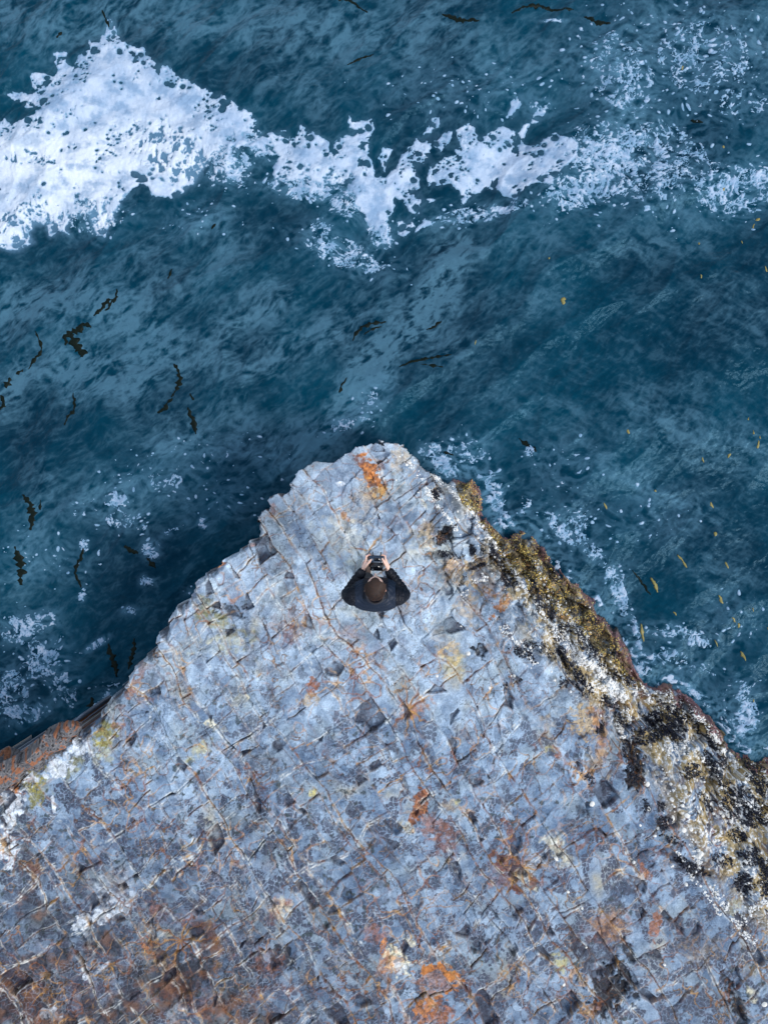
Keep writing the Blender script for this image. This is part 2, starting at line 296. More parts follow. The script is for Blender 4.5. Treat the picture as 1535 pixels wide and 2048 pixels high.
    marks = [(742, 950, 15, 40, -24, OR, .95), (716, 918, 14, 10, 30, DR, .8), (758, 985, 14, 12, 0, OC, .8), (757, 932, 11, 9, 0, DR, .6), (690, 1032, 14, 6, 50, OR, .8), (700, 1040, 30, 20, 0, OC, .3), (800, 920, 20, 24, 0, OC, .45),
        (735, 1000, 34, 24, 0, OC, .35), (905, 1140, 17, 26, 0, RU, .45), (905, 1140, 20, 30, 0, OC, .5), (962, 1152, 46, 30, 35, OC, .8), (975, 1172, 34, 15, 45, OR, .55), (1003, 1208, 9, 26, 40, OR, .9), (930, 1215, 24, 30, 0, OC, .5), (852, 1064, 16, 20, 0, RU, .4), (852, 1064, 18, 24, 0, OC, .6),
        (892, 1292, 22, 44, -30, OC, .7), (905, 1330, 24, 30, 0, YE, .25), (800, 1205, 30, 22, 0, OC, .2), (700, 1200, 60, 30, 0, CR, .16), (680, 1080, 60, 40, 0, CR, .3), (860, 1090, 40, 30, 0, CR, .3), (720, 1140, 30, 20, 0, YE, .15), (625, 1376, 12, 20, 20, RU, .85), (618, 1400, 16, 12, 0, OC, .6), (286, 1392, 18, 12, 40, RU, .8), (262, 1385, 9, 14, 30, OR, .6),
        (822, 1420, 34, 14, -20, OR, .6), (838, 1612, 13, 40, 20, RU, .95), (812, 1655, 20, 10, 30, CR, .6), (872, 1655, 36, 20, 25, RU, .6), (890, 1690, 26, 20, 20, DR, .7), (900, 1610, 16, 10, 0, OC, .4), (912, 1605, 8, 6, 0, YE, .6), (872, 1958, 42, 30, 10, OR, .98), (852, 2012, 22, 42, 10, OR, .9), (880, 2030, 26, 24, 0, RU, .8),
        (796, 1925, 34, 20, 50, CR, .9), (778, 1930, 20, 26, 45, OR, .6), (800, 1938, 16, 10, 50, WH, .7), (768, 1890, 6, 14, 15, OR, .9), (820, 1880, 14, 10, 0, CR, .7), (1012, 1742, 30, 42, -25, DR, .95), (998, 1758, 26, 16, 0, RU, .7), (1050, 1755, 22, 26, -30, CR, .65), (1065, 1765, 12, 10, 0, DR, .8), (1015, 1660, 8, 28, -25, DR, .8),
        (1205, 1858, 50, 26, -20, RU, .55), (1218, 1868, 36, 24, 0, DR, .6), (1222, 1850, 30, 40, -30, OC, .3), (1310, 1850, 10, 28, 15, RU, .8), (1120, 1925, 12, 20, -20, YE, .6), (1290, 1745, 6, 30, -32, RU, .8), (560, 1812, 22, 16, -30, OR, .45), (555, 1820, 26, 20, 0, CR, .5), (545, 1835, 12, 12, 0, DR, .5),
        (750, 1865, 22, 18, 0, RU, .6), (318, 1920, 14, 52, -28, OC, .75), (300, 1900, 12, 24, -28, RU, .8), (340, 1975, 44, 20, -20, RU, .55), (375, 1950, 30, 50, 0, BK, .6), (395, 2000, 60, 30, 20, RU, .45), (280, 2000, 30, 24, 0, DR, .5), (560, 1915, 32, 18, 30, BK, .75), (535, 1925, 30, 24, 0, RU, .6), (520, 1990, 60, 14, -10, RU, .5),
        (420, 1870, 60, 18, 40, RU, .45), (170, 1995, 60, 36, -10, DR, .3), (60, 1970, 60, 60, 0, DR, .3), (70, 2000, 60, 60, 0, BK, .5), (100, 1850, 60, 30, 0, BK, .3), (40, 2000, 40, 40, 0, RU, .3), (330, 1830, 40, 14, 30, RU, .5), (485, 1960, 50, 50, 0, BK, .4), (500, 1640, 50, 40, 0, BK, .3), (560, 1530, 60, 36, 0, BK, .25),
        (1170, 1442, 34, 30, 20, OC, .75), (1190, 1430, 14, 30, -25, OR, .5), (1200, 1490, 10, 34, 5, OR, .5), (1200, 1520, 26, 30, 0, OC, .5), (1345, 1545, 44, 22, 20, OC, .7), (1375, 1560, 20, 16, 0, OR, .5), (1430, 1590, 26, 34, -20, OC, .6), (1330, 1590, 20, 26, 0, OC, .5), (1250, 1335, 12, 28, -22, OR, .9), (1290, 1398, 24, 14, 20, OR, .7), (1318, 1438, 5, 26, -40, OR, .9), (1255, 1415, 9, 30, -25, OR, .7),
        (1195, 1395, 20, 16, 0, OC, .5), (1380, 1450, 12, 10, 0, OC, .7), (1320, 1445, 14, 10, 0, CR, .8), (1290, 1470, 20, 12, 0, OC, .6), (1440, 1640, 40, 30, 0, RU, .2), (1400, 1900, 40, 30, 0, OC, .3), (1080, 1440, 20, 14, 0, OC, .4), (1110, 1500, 8, 16, -40, RU, .8), (1095, 1495, 10, 8, 0, YE, .5), (1465, 1810, 20, 16, 0, YE, .3), (1520, 1690, 14, 30, -30, RU, .6),
        (889, 1072, 17, 22, 20, BK, .92), (958, 1300, 15, 14, 20, BK, .9), (870, 990, 6, 16, -15, BK, .95), (864, 1110, 22, 8, 0, BK, .6), (1272, 1520, 14, 50, -12, BK, .97), (1262, 1555, 16, 18, 0, BK, .97), (1218, 1985, 30, 40, 30, BK, .93), (1250, 1960, 12, 44, -25, BK, .9), (1470, 2000, 12, 50, -28, BK, .9), (1255, 1905, 9, 22, -20, BK, .85), (800, 1515, 14, 14, 0, BK, .4), (1160, 1620, 10, 10, 0, BK, .5),
        (462, 1222, 30, 13, -10, BK, .72), (430, 1240, 30, 14, 20, OL, .7), (468, 1265, 24, 12, 0, BK, .45), (455, 1285, 50, 20, -10, YE, .3), (408, 1215, 22, 26, 0, OL, .5), (580, 1180, 30, 20, -30, BK, .35), (560, 1130, 34, 18, -30, BK, .3), (590, 1240, 40, 34, 0, DR, .25), (580, 1270, 22, 20, 0, DR, .5), (700, 1270, 30, 16, 0, RU, .25),
        (210, 1468, 20, 26, 20, OL, .9), (205, 1500, 22, 22, 0, YE, .35), (235, 1452, 10, 8, 0, RU, .7), (80, 1580, 20, 34, 20, OL, .9), (60, 1560, 22, 18, 0, YE, .4), (150, 1530, 12, 26, 20, OL, .6), (425, 1450, 22, 8, 20, CR, .8), (478, 1400, 16, 12, 0, CR, .8), (400, 1500, 26, 12, -40, YE, .45), (625, 1585, 8, 8, 0, YE, .7), (1110, 1690, 16, 30, -40, CR, .6),
        (158, 1497, 20, 18, -20, WH, .98), (118, 1535, 26, 20, -35, WH, .98), (62, 1558, 14, 12, 0, WH, .9), (24, 1625, 18, 46, 15, WH, .98), (14, 1700, 24, 30, 0, WH, .98), (8, 1595, 20, 12, 0, WH, .9), (228, 1782, 34, 36, 0, WH, .62), (235, 1820, 26, 20, 0, WH, .6), (168, 1845, 26, 15, -10, WH, .92), (205, 1832, 16, 14, 0, WH, .85), (100, 2030, 20, 16, 0, WH, .95), (352, 2025, 18, 24, 0, WH, .5), (170, 1955, 7, 8, 0, WH, .9), (205, 1935, 22, 4, -40, WH, .6), (108, 1608, 4, 14, -12, WH, 1),
        (682, 968, 11, 4, 10, WH, .8), (845, 1005, 4, 14, -30, CR, .6), (130, 1470, 26, 9, -15, OR, .9), (95, 1505, 20, 8, -20, OR, .8), (20, 1545, 40, 5, -12, RU, .9), (15, 1580, 26, 5, 15, OR, .9), (378, 1170, 10, 16, 30, OR, .85), (433, 1132, 16, 6, -20, OR, .8), (505, 1090, 8, 6, 0, RU, .6), (548, 1022, 10, 14, 0, RU, .4), (1130, 1720, 20, 14, 0, CR, .35), (1505, 1990, 10, 14, 0, CR, .7)]
    LB = (.10, .085, .08); marks = [(60, 1528, 60, 22, -30, LB, .85), (130, 1485, 45, 16, -30, LB, .85), (20, 1560, 40, 26, 0, LB, .85), (15, 1568, 40, 8, 0, BK, .8), (135, 1464, 34, 7, -16, OR, .95), (105, 1492, 30, 7, -20, OR, .95), (40, 1532, 34, 5, -14, RU, .95), (18, 1578, 30, 4, 10, OR, .95), (262, 1340, 8, 10, 0, RU, .4)] + marks
    mblk = np.clip(.35 + .9 * (H2(k, cc, 59) > .25) * (.75 + .5 * (wid > .25)), 0, 1)
    mf = fbm(PX * .10, PY * .10, 4, 300); mdark = sst(.12, .42, fbm(PX * .05, PY * .05, 5, 301, .65)); mhole = sst(.02, .35, fbm(PX * .065 + 40, PY * .065, 5, 302, .65))
    for (cx, cy, rx, ry, an, dn) in MUSSEL: marks.append((cx, cy, rx * .9, ry * .9, an, BK2, .82 * min(1, dn)))
    for i, (cx, cy, rx, ry, an, cl, am) in enumerate(marks):
        m = B(cx, cy, rx, ry, an, .95, .07, i, .12 if am > .7 else .4)
        if not m.any(): continue
        c2 = lerp(col(*cl) * (1 + .55 * mf)[..., None], np.broadcast_to(col(.09, .045, .05), base.shape) if cl in (OR, RU, DR, OC) else col(*cl) * np.ones_like(base), .75 * mdark)
        base = lerp(base, c2, am * m * (1 - .75 * mhole * (am < .93)) * (mblk if rx > 14 and cl not in (BK2, BK, LB, WH) else 1))
        if cl == BK: z -= .03 * m * am
    # cracks: dark core, rusty or chalky rims
    rustm = sst(-.35, .2, fbm(X * 2.0 + 31, Y * 2.0, 4, 130) + .22 * low); chalk = sst(-.2, .3, fbm(X * 2.9 - 31, Y * 2.9, 4, 131) + .25 * left)
    fr = fbm(X * 20, Y * 20, 3, 132); base = lerp(base, lerp(base * col(.42, .36, .36), np.broadcast_to(col(.20, .085, .04), base.shape), sst(-.1, .5, fbm(X * 6, Y * 6, 4, 161))), .8 * sst(-.1, .35, fbm(X * 2.3, Y * 2.3, 4, 162) + .55 * sst(1780, 2000, PY) * (1 - sst(350, 650, PX)) - .32) * sst(1650, 1850, PY) * (1 - sst(500, 760, PX)))
    rim = np.exp(-(ds / .010) ** 2) * (.25 + ks) + np.exp(-(dt / .009) ** 2) * (.2 + kt) + np.exp(-(dm / .012) ** 2) * .9 * sst(-.2, .4, cn) + .6 * np.exp(-(dw / .0055) ** 2) * act
    rim = np.clip(rim * (.62 + .95 * fr), 0, 1)
    rc = lerp(np.broadcast_to(col(.28, .085, .022), base.shape), np.broadcast_to(col(.52, .27, .065), base.shape), sst(-.4, .5, fbm(X * 5, Y * 5, 3, 133)))
    base = lerp(base, rc, .92 * rim * rustm)
    off1 = np.exp(-((ds - .012) / .007) ** 2) * (.3 + ks) + np.exp(-((dt - .011) / .006) ** 2) * (.2 + kt) + np.exp(-((dm - .014) / .008) ** 2)
    base = lerp(base, np.broadcast_to(col(.56, .55, .50), base.shape), .8 * np.clip(off1 * (.45 + 1.2 * fbm(X * 16 + 3, Y * 16, 3, 139)), 0, 1) * chalk)
    base = lerp(base, rc, .85 * np.clip(fan, 0, 1))
    for q_, (sc_, wv_, sd_) in enumerate([(2.2, .55, 134), (3.3, .5, 146), (5.2, .35, 147)]):      # wandering veins that ignore the joints
        vv_ = np.abs(gn(X * sc_ + wv_ * fbm(X * 4, Y * 4, 3, sd_), Y * sc_ + wv_ * fbm(X * 4 + 9, Y * 4, 3, sd_ + 1), sd_ + 2))
        gate = sst(.0, .4, fbm(X * 1.3 + q_ * 9, Y * 1.3, 2, 136)) * (.75 if q_ < 2 else .6); vl = (1 - sst(.012 * sc_ * .55, .012 * sc_ * 1.3, vv_)) * gate
        base = lerp(base, rc * (.8 + .3 * q_), .7 * vl * (.5 + .7 * rustm)); gr = gr + .8 * vl * (fr > 0); z -= .008 * vl
    web = (1 - sst(.002, .007, dg)) * sst(-.1, .4, fbm(X * 1.7 - 8, Y * 1.7, 3, 137)); base = lerp(base, np.broadcast_to(col(.33, .38, .46), base.shape), .34 * web)
    hair = (1 - sst(.0012, .0042, dg + .0025 * fbm(X * 30, Y * 30, 2, 151))) * sst(-.15, .35, fbm(X * 1.9 + 50, Y * 1.9, 3, 150)) * sst(-.3, .3, fbm(X * 9, Y * 9, 2, 152)); base = lerp(base, np.broadcast_to(col(.04, .045, .06), base.shape), .75 * hair); z -= .003 * hair
    core = np.clip(gr * 1.15 - .42 + .55 * fbm(X * 14, Y * 14, 2, 138), 0, 1); base = lerp(base, np.broadcast_to(col(.018, .018, .026), base.shape), .92 * core)
    base = lerp(base, np.broadcast_to(col(.045, .05, .085), base.shape), np.where(pit | (pitw & act), .7, 0) * sst(-.5, .3, b_ + .3 * fr))
    lum = base.mean(-1); base = base * (np.clip(lum / .26, .15, 2.2) ** .40)[..., None] * col(.95, 1.0, 1.05)      # stronger tone contrast and a slight blue cast
    # life on the right shelf
    INNER = [(820, 885), (880, 1000), (930, 1090), (1000, 1250), (1130, 1400), (1240, 1500), (1390, 1740), (1535, 1900)]
    WEED = [(888, 948), (925, 1000), (958, 1048), (985, 1085), (1010, 1118), (1052, 1165), (1100, 1215), (1150, 1255), (1200, 1305), (1240, 1345), (1290, 1372), (1330, 1392), (1395, 1440), (1440, 1490), (1478, 1525), (1535, 1560), (1700, 1640)]
    r['INNER'], r['WEED'] = INNER, WEED
    m = dr < 3.2
    di = np.full(X.shape, 9e3, np.float32); dwd = di.copy()
    di[m] = segd(PX[m], PY[m], INNER); dwd[m] = segd(PX[m], PY[m], WEED)
    rows = np.array(INNER, float); lim = np.interp(PY, rows[:, 1], rows[:, 0]); right = PX > lim
    rw = np.array(WEED, float); limw = np.interp(PY, rw[:, 1], rw[:, 0]); isw = (PX > limw + 16 * fbm(X * 4, Y * 4, 4, 140)) & (dr < 1.6) & (PY > 930)
    shelf = np.where(right & m, sst(0, 60, di), 0)
    r['shelf'] = shelf; r['isw'] = isw & (z > -1.45)
    base = lerp(base, np.broadcast_to(col(.44, .32, .13), base.shape), .8 * shelf * sst(-.12, .12, fbm(X * 4, Y * 4, 5, 141, .6)))
    crust = sst(.22, .34, fbm(X * 26, Y * 26, 4, 142, .6) + .25 * ridge(s * 4, t * 1.2, 2, 143) - .05) * shelf * (1 - isw)
    base = lerp(base, np.broadcast_to(col(.74, .75, .74), base.shape), .92 * crust)
    dk = sst(.16, .27, fbm(X * 11 + 5, Y * 11, 5, 144, .62) - .25 * ridge(s * 4, t * 1.2, 2, 143)) * shelf
    base = lerp(base, np.broadcast_to(col(.03, .032, .045), base.shape), .88 * dk)
    wc = lerp(np.broadcast_to(col(.035, .03, .022), base.shape), np.broadcast_to(col(.24, .19, .10), base.shape), sst(-.4, .5, fbm(X * 26, Y * 26, 4, 145)))
    wc = lerp(wc, np.broadcast_to(col(.23, .10, .11), base.shape), (1 - sst(.04, .18, dr)) * .85)
    base = lerp(base, wc, .9 * r['isw'] * (1 - .7 * sst(.1, .3, fbm(X * 5 + 7, Y * 5, 4, 173))))
    rough = .62 + .1 * b_ - .25 * (z < ZW + .12) - .15 * pb
    z = np.where(z < ZW - .1, z, z); base = lerp(base, np.broadcast_to(col(.05, .055, .05), base.shape), 1 - sst(ZW - .02, ZW + .1, z))
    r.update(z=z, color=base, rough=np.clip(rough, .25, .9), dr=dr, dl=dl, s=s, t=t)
    return r

xs = axis(-4.8, 4.8, .0078, 13); ys = axis(-5.55, .92, .0074, 13)
ys = ys[ys < 1.6]
GX, GY = np.meshgrid(xs.astype(np.float32), ys.astype(np.float32))
R = headland(GX, GY)
m_rock = material('weathered_slate', rough=.6, attr='tint', bump=1, bscale=34, var=.30, vscale=60, rattr='rough', spec=.35, bdist=.016)
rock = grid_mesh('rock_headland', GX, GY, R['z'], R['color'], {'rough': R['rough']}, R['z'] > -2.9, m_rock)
tag(rock, kind='structure')
def hz(x, y):                                            # height of the rock top at world points (nearest sample)
    i = np.clip(np.searchsorted(xs, x), 0, len(xs) - 1); j = np.clip(np.searchsorted(ys, y), 0, len(ys) - 1)
    return R['z'][j, i]
def fld(k, x, y):
    i = np.clip(np.searchsorted(xs, x), 0, len(xs) - 1); j = np.clip(np.searchsorted(ys, y), 0, len(ys) - 1)
    return R[k][j, i]

# ------------------------------------------------------------------ water
def waves(X, Y):
    a = .25 * fbm(X * .6, Y * .6, 2, 201); b = .25 * fbm(X * .6, Y * .6, 2, 202)
    x = X + a; y = Y + b
    u = x * .80 + y * .60; v = -x * .60 + y * .80
    z = .10 * gn(u * .28, v * .55, 203) + .075 * ridge(u * .42, v * .95, 1, 204) + .030 * ridge(u * 1.0 + 3, v * 2.1, 1, 205)
    z += .011 * fbm(u * 2.6, v * 4.4, 2, 206) + .0050 * ridge(u * 5.5 + .3 * a, v * 9, 2, 208) + .0030 * fbm(X * 16, Y * 20, 2, 207)
    return z
wxs = axis(-4.95, 4.95, .0092, 60); wys = axis(-3.1, 6.55, .0092, 60)
WX, WY = np.meshgrid(wxs.astype(np.float32), wys.astype(np.float32))
far = sst(9, 40, np.hypot(WX, WY))
WZ = ZW + waves(WX, WY) * (1 - far)
KW = F_PX / (H_CAM - ZW)
QX = WX * KW + 767.5; QY = 1024 - WY * KW                   # photo pixels at water level
h4 = lambda pts: [(x / 2., y / 2.) for x, y in pts]
h5 = lambda pts: [(x / 2. + 768, y / 2.) for x, y in pts]
FA = h4([(445, 85), (470, 110), (475, 150), (497, 165), (520, 200), (590, 215), (600, 245), (640, 275), (690, 290), (715, 330), (760, 345), (805, 365), (865, 395), (930, 425), (960, 455), (1000, 470), (1030, 510), (1050, 550), (1025, 580), (960, 615),
     (930, 610), (900, 640), (860, 650), (800, 700), (770, 740), (740, 770), (690, 800), (640, 795), (610, 790), (600, 760), (570, 745), (540, 765), (500, 800), (480, 830), (450, 870), (420, 950), (385, 930), (370, 880), (340, 840), (300, 850), (260, 900), (265, 930),
     (230, 915), (190, 930), (170, 880), (150, 890), (100, 920), (120, 960), (80, 990), (40, 1000), (0, 990), (-300, 1050), (-400, 600), (0, 490), (20, 475), (40, 495), (80, 490), (150, 470), (150, 450), (180, 445), (170, 430), (110, 430), (80, 405), (30, 385), (55, 365), (110, 380),
     (150, 365), (130, 340), (135, 300), (185, 295), (215, 305), (240, 280), (215, 240), (220, 215), (265, 210), (265, 250), (300, 270), (320, 230), (340, 210), (365, 200), (365, 175), (400, 180), (420, 150), (430, 110)])
FB = h4([(980, 605), (1040, 580), (1080, 555), (1120, 540), (1150, 540), (1165, 570), (1190, 555), (1205, 515), (1235, 545), (1280, 560), (1315, 590), (1320, 630), (1340, 620), (1335, 590), (1360, 570), (1400, 545), (1395, 490), (1430, 505), (1480, 490), (1500, 530), (1475, 570),
     (1470, 620), (1500, 700), (1536, 720), (1586, 680), (1606, 620), (1646, 590), (1666, 550), (1696, 540), (1726, 480), (1751, 475), (1756, 500), (1726, 520), (1716, 600), (1716, 650), (1686, 665), (1672, 690), (1676, 720), (1666, 770), (1706, 800), (1736, 800), (1686, 840), (1676, 865),
     (1636, 850), (1606, 810), (1581, 790), (1566, 850), (1536, 920), (1510, 930), (1480, 925), (1450, 870), (1410, 800), (1390, 750), (1350, 740), (1300, 750), (1200, 730), (1140, 740), (1100, 720), (1100, 680), (1120, 640), (1080, 625), (1020, 615)])
FC = h5([(175, 700), (180, 670), (220, 650), (240, 630), (290, 620), (280, 595), (310, 590), (290, 550), (290, 520), (320, 500), (355, 490), (360, 530), (400, 560), (400, 540), (440, 520), (470, 490), (510, 510), (540, 520), (560, 490), (580, 485), (570, 530), (560, 560), (610, 570), (640, 550),
     (700, 540), (730, 555), (770, 590), (760, 640), (700, 690), (665, 710), (660, 750), (620, 740), (580, 745), (535, 765), (525, 800), (480, 780), (460, 755), (410, 745), (370, 760), (320, 810), (300, 760), (270, 735), (230, 740), (175, 745)])
SM = [h5(q) for q in [[(195, 590), (205, 550), (240, 530), (265, 525), (270, 555), (240, 580), (220, 605)], [(500, 455), (505, 410), (540, 388), (543, 410), (515, 450)], [(590, 485), (600, 460), (625, 420), (650, 435), (620, 480)], [(0, 595), (35, 600), (10, 640), (0, 690), (-20, 640)],
     [(50, 890), (90, 880), (110, 890), (125, 910), (80, 950), (55, 930)], [(125, 930), (170, 880), (205, 885), (170, 910), (140, 930)], [(-60, 850), (0, 870), (20, 930), (40, 960), (0, 970), (-30, 930)]]]
nbx = 5 * fbm(QX * .035, QY * .035, 3, 221) + 2.2 * fbm(QX * .14, QY * .14, 2, 222); nby = 5 * fbm(QX * .035 + 9, QY * .035, 3, 223) + 2.2 * fbm(QX * .14 + 9, QY * .14, 2, 224)
near = QY < 640
sd = np.full(QX.shape, -99., np.float32)
xa, ya = QX[near] + nbx[near], QY[near] + nby[near]
s0 = sdf(xa, ya, FA)
for q in [FB, FC] + SM: s0 = np.maximum(s0, sdf(xa, ya, q))
sd[near] = s0
# holes: rounded openings, small near the rims, few in the middle
f1, f2, wid, _, _ = worley(QX / 17. + .25 * nbx / 5, QY / 15., 231, .95)
hole = (wid > .5) * (3.0 + 6.5 * (wid - .5) / .5) * 1.3 - f1 * 17
rimw = 1 - sst(10, 42, sd)
hole = hole - 7 * (1 - rimw) - .2 - 7 * (1 - sst(-.25, .2, fbm(QX * .016, QY * .016, 2, 232)))
f1b, _, widb, _, _ = worley(QX / 6.5 + nbx * .06, QY / 5.5, 235, .9)
hole2 = (widb > .62) * (1.6 + 2.2 * (widb - .6) / .4) * 1.1 - f1b * 6.0 - 5.5 * (1 - sst(.25, .6, fbm(QX * .02, QY * .02, 2, 236) + .25 * rimw))
tear = (fbm(QX * .042 + nbx * .04, QY * .050, 4, 233, .55) * 24 - 13.2 + 8 * rimw - 5 * (1 - sst(-.2, .3, fbm(QX * .011, QY * .011, 2, 234))))
solid = np.minimum(sd, np.minimum(-hole, np.minimum(-hole2, -tear))) + .6
# churned part of the big patch: open clumpy froth instead of a sheet
churn = np.zeros_like(QX)
for (cx, cy, rx, ry, am) in [(30, 310, 80, 50, .8), (70, 430, 100, 50, .9), (330, 300, 90, 62, 1.15), (370, 330, 80, 50, 1.2), (200, 430, 60, 40, 1), (20, 460, 60, 50, 1.1), (640, 360, 60, 20, .6)]:
    churn = np.maximum(churn, am * np.exp(-(((QX - cx) / rx) ** 2 + ((QY - cy) / ry) ** 2) ** 1.5))
cw = 9 * fbm(QX * .02, QY * .02, 3, 241)
cl = fbm((QX + cw) * .070, (QY - cw) * .045, 4, 242, .5) + .25 * ridge(QX * .1, QY * .06, 2, 243)
solid = np.minimum(solid, lerp(np.full(QX.shape + (1,), 30, np.float32), (cl * 24 + 2)[..., None], np.clip(churn, 0, 1))[..., 0])
# loose flecks and streaks: density map
dens = np.zeros_like(QX)
def D(cx, cy, rx, ry, am, an=0):
    global dens
    ca, sa = math.cos(math.radians(an)), math.sin(math.radians(an)); x, y = QX - cx, QY - cy
    dens = np.maximum(dens, am * np.exp(-(((x * ca + y * sa) / rx) ** 2 + ((-x * sa + y * ca) / ry) ** 2) ** 1.3))
for a in [(1215, 320, 110, 80, .80, 0), (1180, 370, 130, 50, .78, -20), (1300, 330, 150, 110, .62, 0), (1450, 380, 120, 60, .66, 10), (1530, 350, 60, 30, .72, 0), (1240, 150, 110, 150, .50, -20), (1400, 120, 160, 130, .50, 10), (1480, 210, 110, 60, .45, 0), (1245, 190, 10, 70, .7, -20),
          (960, 425, 110, 22, .74, -10), (700, 410, 60, 40, .7, 20), (620, 385, 110, 26, .78, 6), (450, 330, 70, 50, .80, 30), (520, 300, 60, 24, .7, 30), (690, 510, 110, 38, .66, 18), (760, 470, 40, 30, .74, 60), (640, 470, 50, 40, .5, 0), (180, 420, 90, 60, .6, 0), (400, 440, 80, 40, .38, 0), (920, 190, 200, 60, .34, 0), (1080, 210, 40, 30, .5, 0),
          (740, 800, 60, 40, .42, -50), (700, 850, 60, 20, .55, -10), (880, 925, 50, 22, .80, 40), (860, 905, 30, 24, .7, 0), (930, 905, 70, 46, .5, 0), (1055, 903, 16, 14, .7, 0), (985, 985, 24, 50, .74, -15), (1005, 1045, 26, 26, .82, 0), (1045, 1010, 14, 30, .68, 30), (1115, 1055, 18, 60, .74, -42), (1140, 1050, 60, 60, .5, 0), (1180, 1100, 60, 24, .56, 45),
          (1240, 1195, 20, 60, .72, -20), (1225, 1150, 34, 30, .56, 0), (1272, 1270, 10, 50, .75, -12), (1330, 1260, 60, 20, .6, 0), (1380, 1275, 60, 22, .6, 20), (1320, 1310, 60, 22, .62, -10), (1380, 1330, 60, 24, .5, 20), (1480, 1430, 30, 46, .85, 10), (1470, 1385, 50, 50, .5, 0), (1280, 1335, 26, 20, .66, 30), (1120, 940, 90, 60, .36, 0), (1385, 1385, 50, 8, .66, 42),
          (240, 1000, 30, 22, .72, 10), (250, 1040, 60, 30, .5, 0), (292, 1050, 6, 26, .7, -25), (308, 1098, 22, 22, .85, 30), (410, 1045, 12, 16, .85, 0), (350, 1060, 40, 10, .55, -30), (180, 1020, 60, 30, .4, 0), (170, 1090, 12, 18, .7, 0), (165, 1190, 10, 18, .76, 20), (300, 1160, 20, 14, .74, 0), (260, 1220, 20, 10, .66, 0), (200, 1285, 34, 9, .75, -32),
          (40, 1260, 60, 40, .66, 0), (90, 1320, 60, 60, .64, 0), (30, 1380, 50, 60, .6, 0), (60, 1420, 60, 26, .7, -10), (140, 1370, 40, 50, .52, 0), (80, 1240, 50, 30, .6, 0), (100, 1120, 110, 60, .34, 0), (330, 960, 120, 50, .42, 0), (470, 1000, 90, 60, .34, 0), (420, 900, 120, 40, .36, 0), (230, 1380, 30, 30, .5, 0), (205, 1405, 12, 8, .8, 0), (560, 930, 60, 40, .3, 0), (1290, 1030, 120, 60, .28, 0), (1450, 1250, 80, 60, .34, 0), (1110, 38, 34, 5, .72, 0), (380, 1180, 20, 12, .4, 0)]: D(*a)
dw_ = 16 * fbm(QX * .012, QY * .012, 3, 251); dv_ = 16 * fbm(QX * .012 + 7, QY * .012, 3, 252)
fx, fy = QX + dw_, QY + dv_
st1 = fbm(fx * .075 + .02 * fy, fy * .095 - .03 * fx, 4, 253, .58); st2 = ridge(fx * .045, fy * .05, 2, 254)
g1, g2, gidw, _, _ = worley(fx / 11., fy / 9., 255, .95)
dots = ((gidw < dens * .35) * (.10 + .30 * H2((gidw * 1e5).astype(int), (gidw * 0).astype(int), 3)) - g1) * 9
fil = ridge(fx * .040 + .5 * st1, fy * .055 + .4 * fbm(QX * .03, QY * .03, 2, 256), 3, 257)
fleck = np.maximum((st1 * 1.0 + .22 * st2 - (.97 - .98 * dens)) * 16, (fil * .75 + .35 * st1 - (1.10 - .88 * dens)) * 14)
lx, ly = QX + 1.2 * dw_ + 2.5 * nbx, QY + 1.2 * dv_ + 2.5 * nby
w1, w2, _, _, _ = worley(lx / 26., ly / 21., 259, .95); w3, w4, _, _, _ = worley(lx / 11., ly / 9., 260, .95)
lgate = fbm(QX * .03, QY * .03, 3, 268)
lace = np.maximum((.07 + .24 * (dens - .45) + .16 * lgate - (w2 - w1)) * 24, (.05 + .30 * (dens - .55) + .22 * lgate - (w4 - w3)) * 10)
fleck = np.where(dens > .05, np.maximum(fleck, dots), -9); fleck = np.maximum(fleck, np.where((dens > .40) & (lgate > -.1), lace, -9))
foam = np.maximum(solid, fleck)
shore = (R is not None)
# milky aerated water under and round the froth
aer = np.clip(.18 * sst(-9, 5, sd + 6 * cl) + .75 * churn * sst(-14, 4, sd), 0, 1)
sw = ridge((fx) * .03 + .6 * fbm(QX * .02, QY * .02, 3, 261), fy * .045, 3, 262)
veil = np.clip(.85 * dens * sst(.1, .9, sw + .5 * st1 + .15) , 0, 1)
wrk = [P3(*q, ZW).to_2d() for q in RIGHT]
ds_ = np.full(QX.shape, 9., np.float32); nn = (QX > 700) & (QY > 820) & (QY < 1600)
ds_[nn] = segd(WX[nn], WY[nn], [(v[0], v[1]) for v in wrk])
wash = np.exp(-(ds_ / .10) ** 2) * sst(-.1, .5, st1 + .3 * st2) * sst(-.2, .3, fbm(WX * 2.2, WY * 2.2, 2, 258)); foam = np.maximum(foam, (wash - .62) * 12)
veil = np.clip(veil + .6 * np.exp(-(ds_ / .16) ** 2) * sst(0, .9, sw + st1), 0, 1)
deep = lerp(np.broadcast_to(col(.0003, .0185, .038), WX.shape + (3,)), np.broadcast_to(col(.0006, .034, .062), WX.shape + (3,)), sst(-.6, .6, fbm(QX * .004, QY * .004, 3, 264)))
refl_mask = np.zeros_like(QX)  # pale cloud reflections on the swells, painted into the water colour
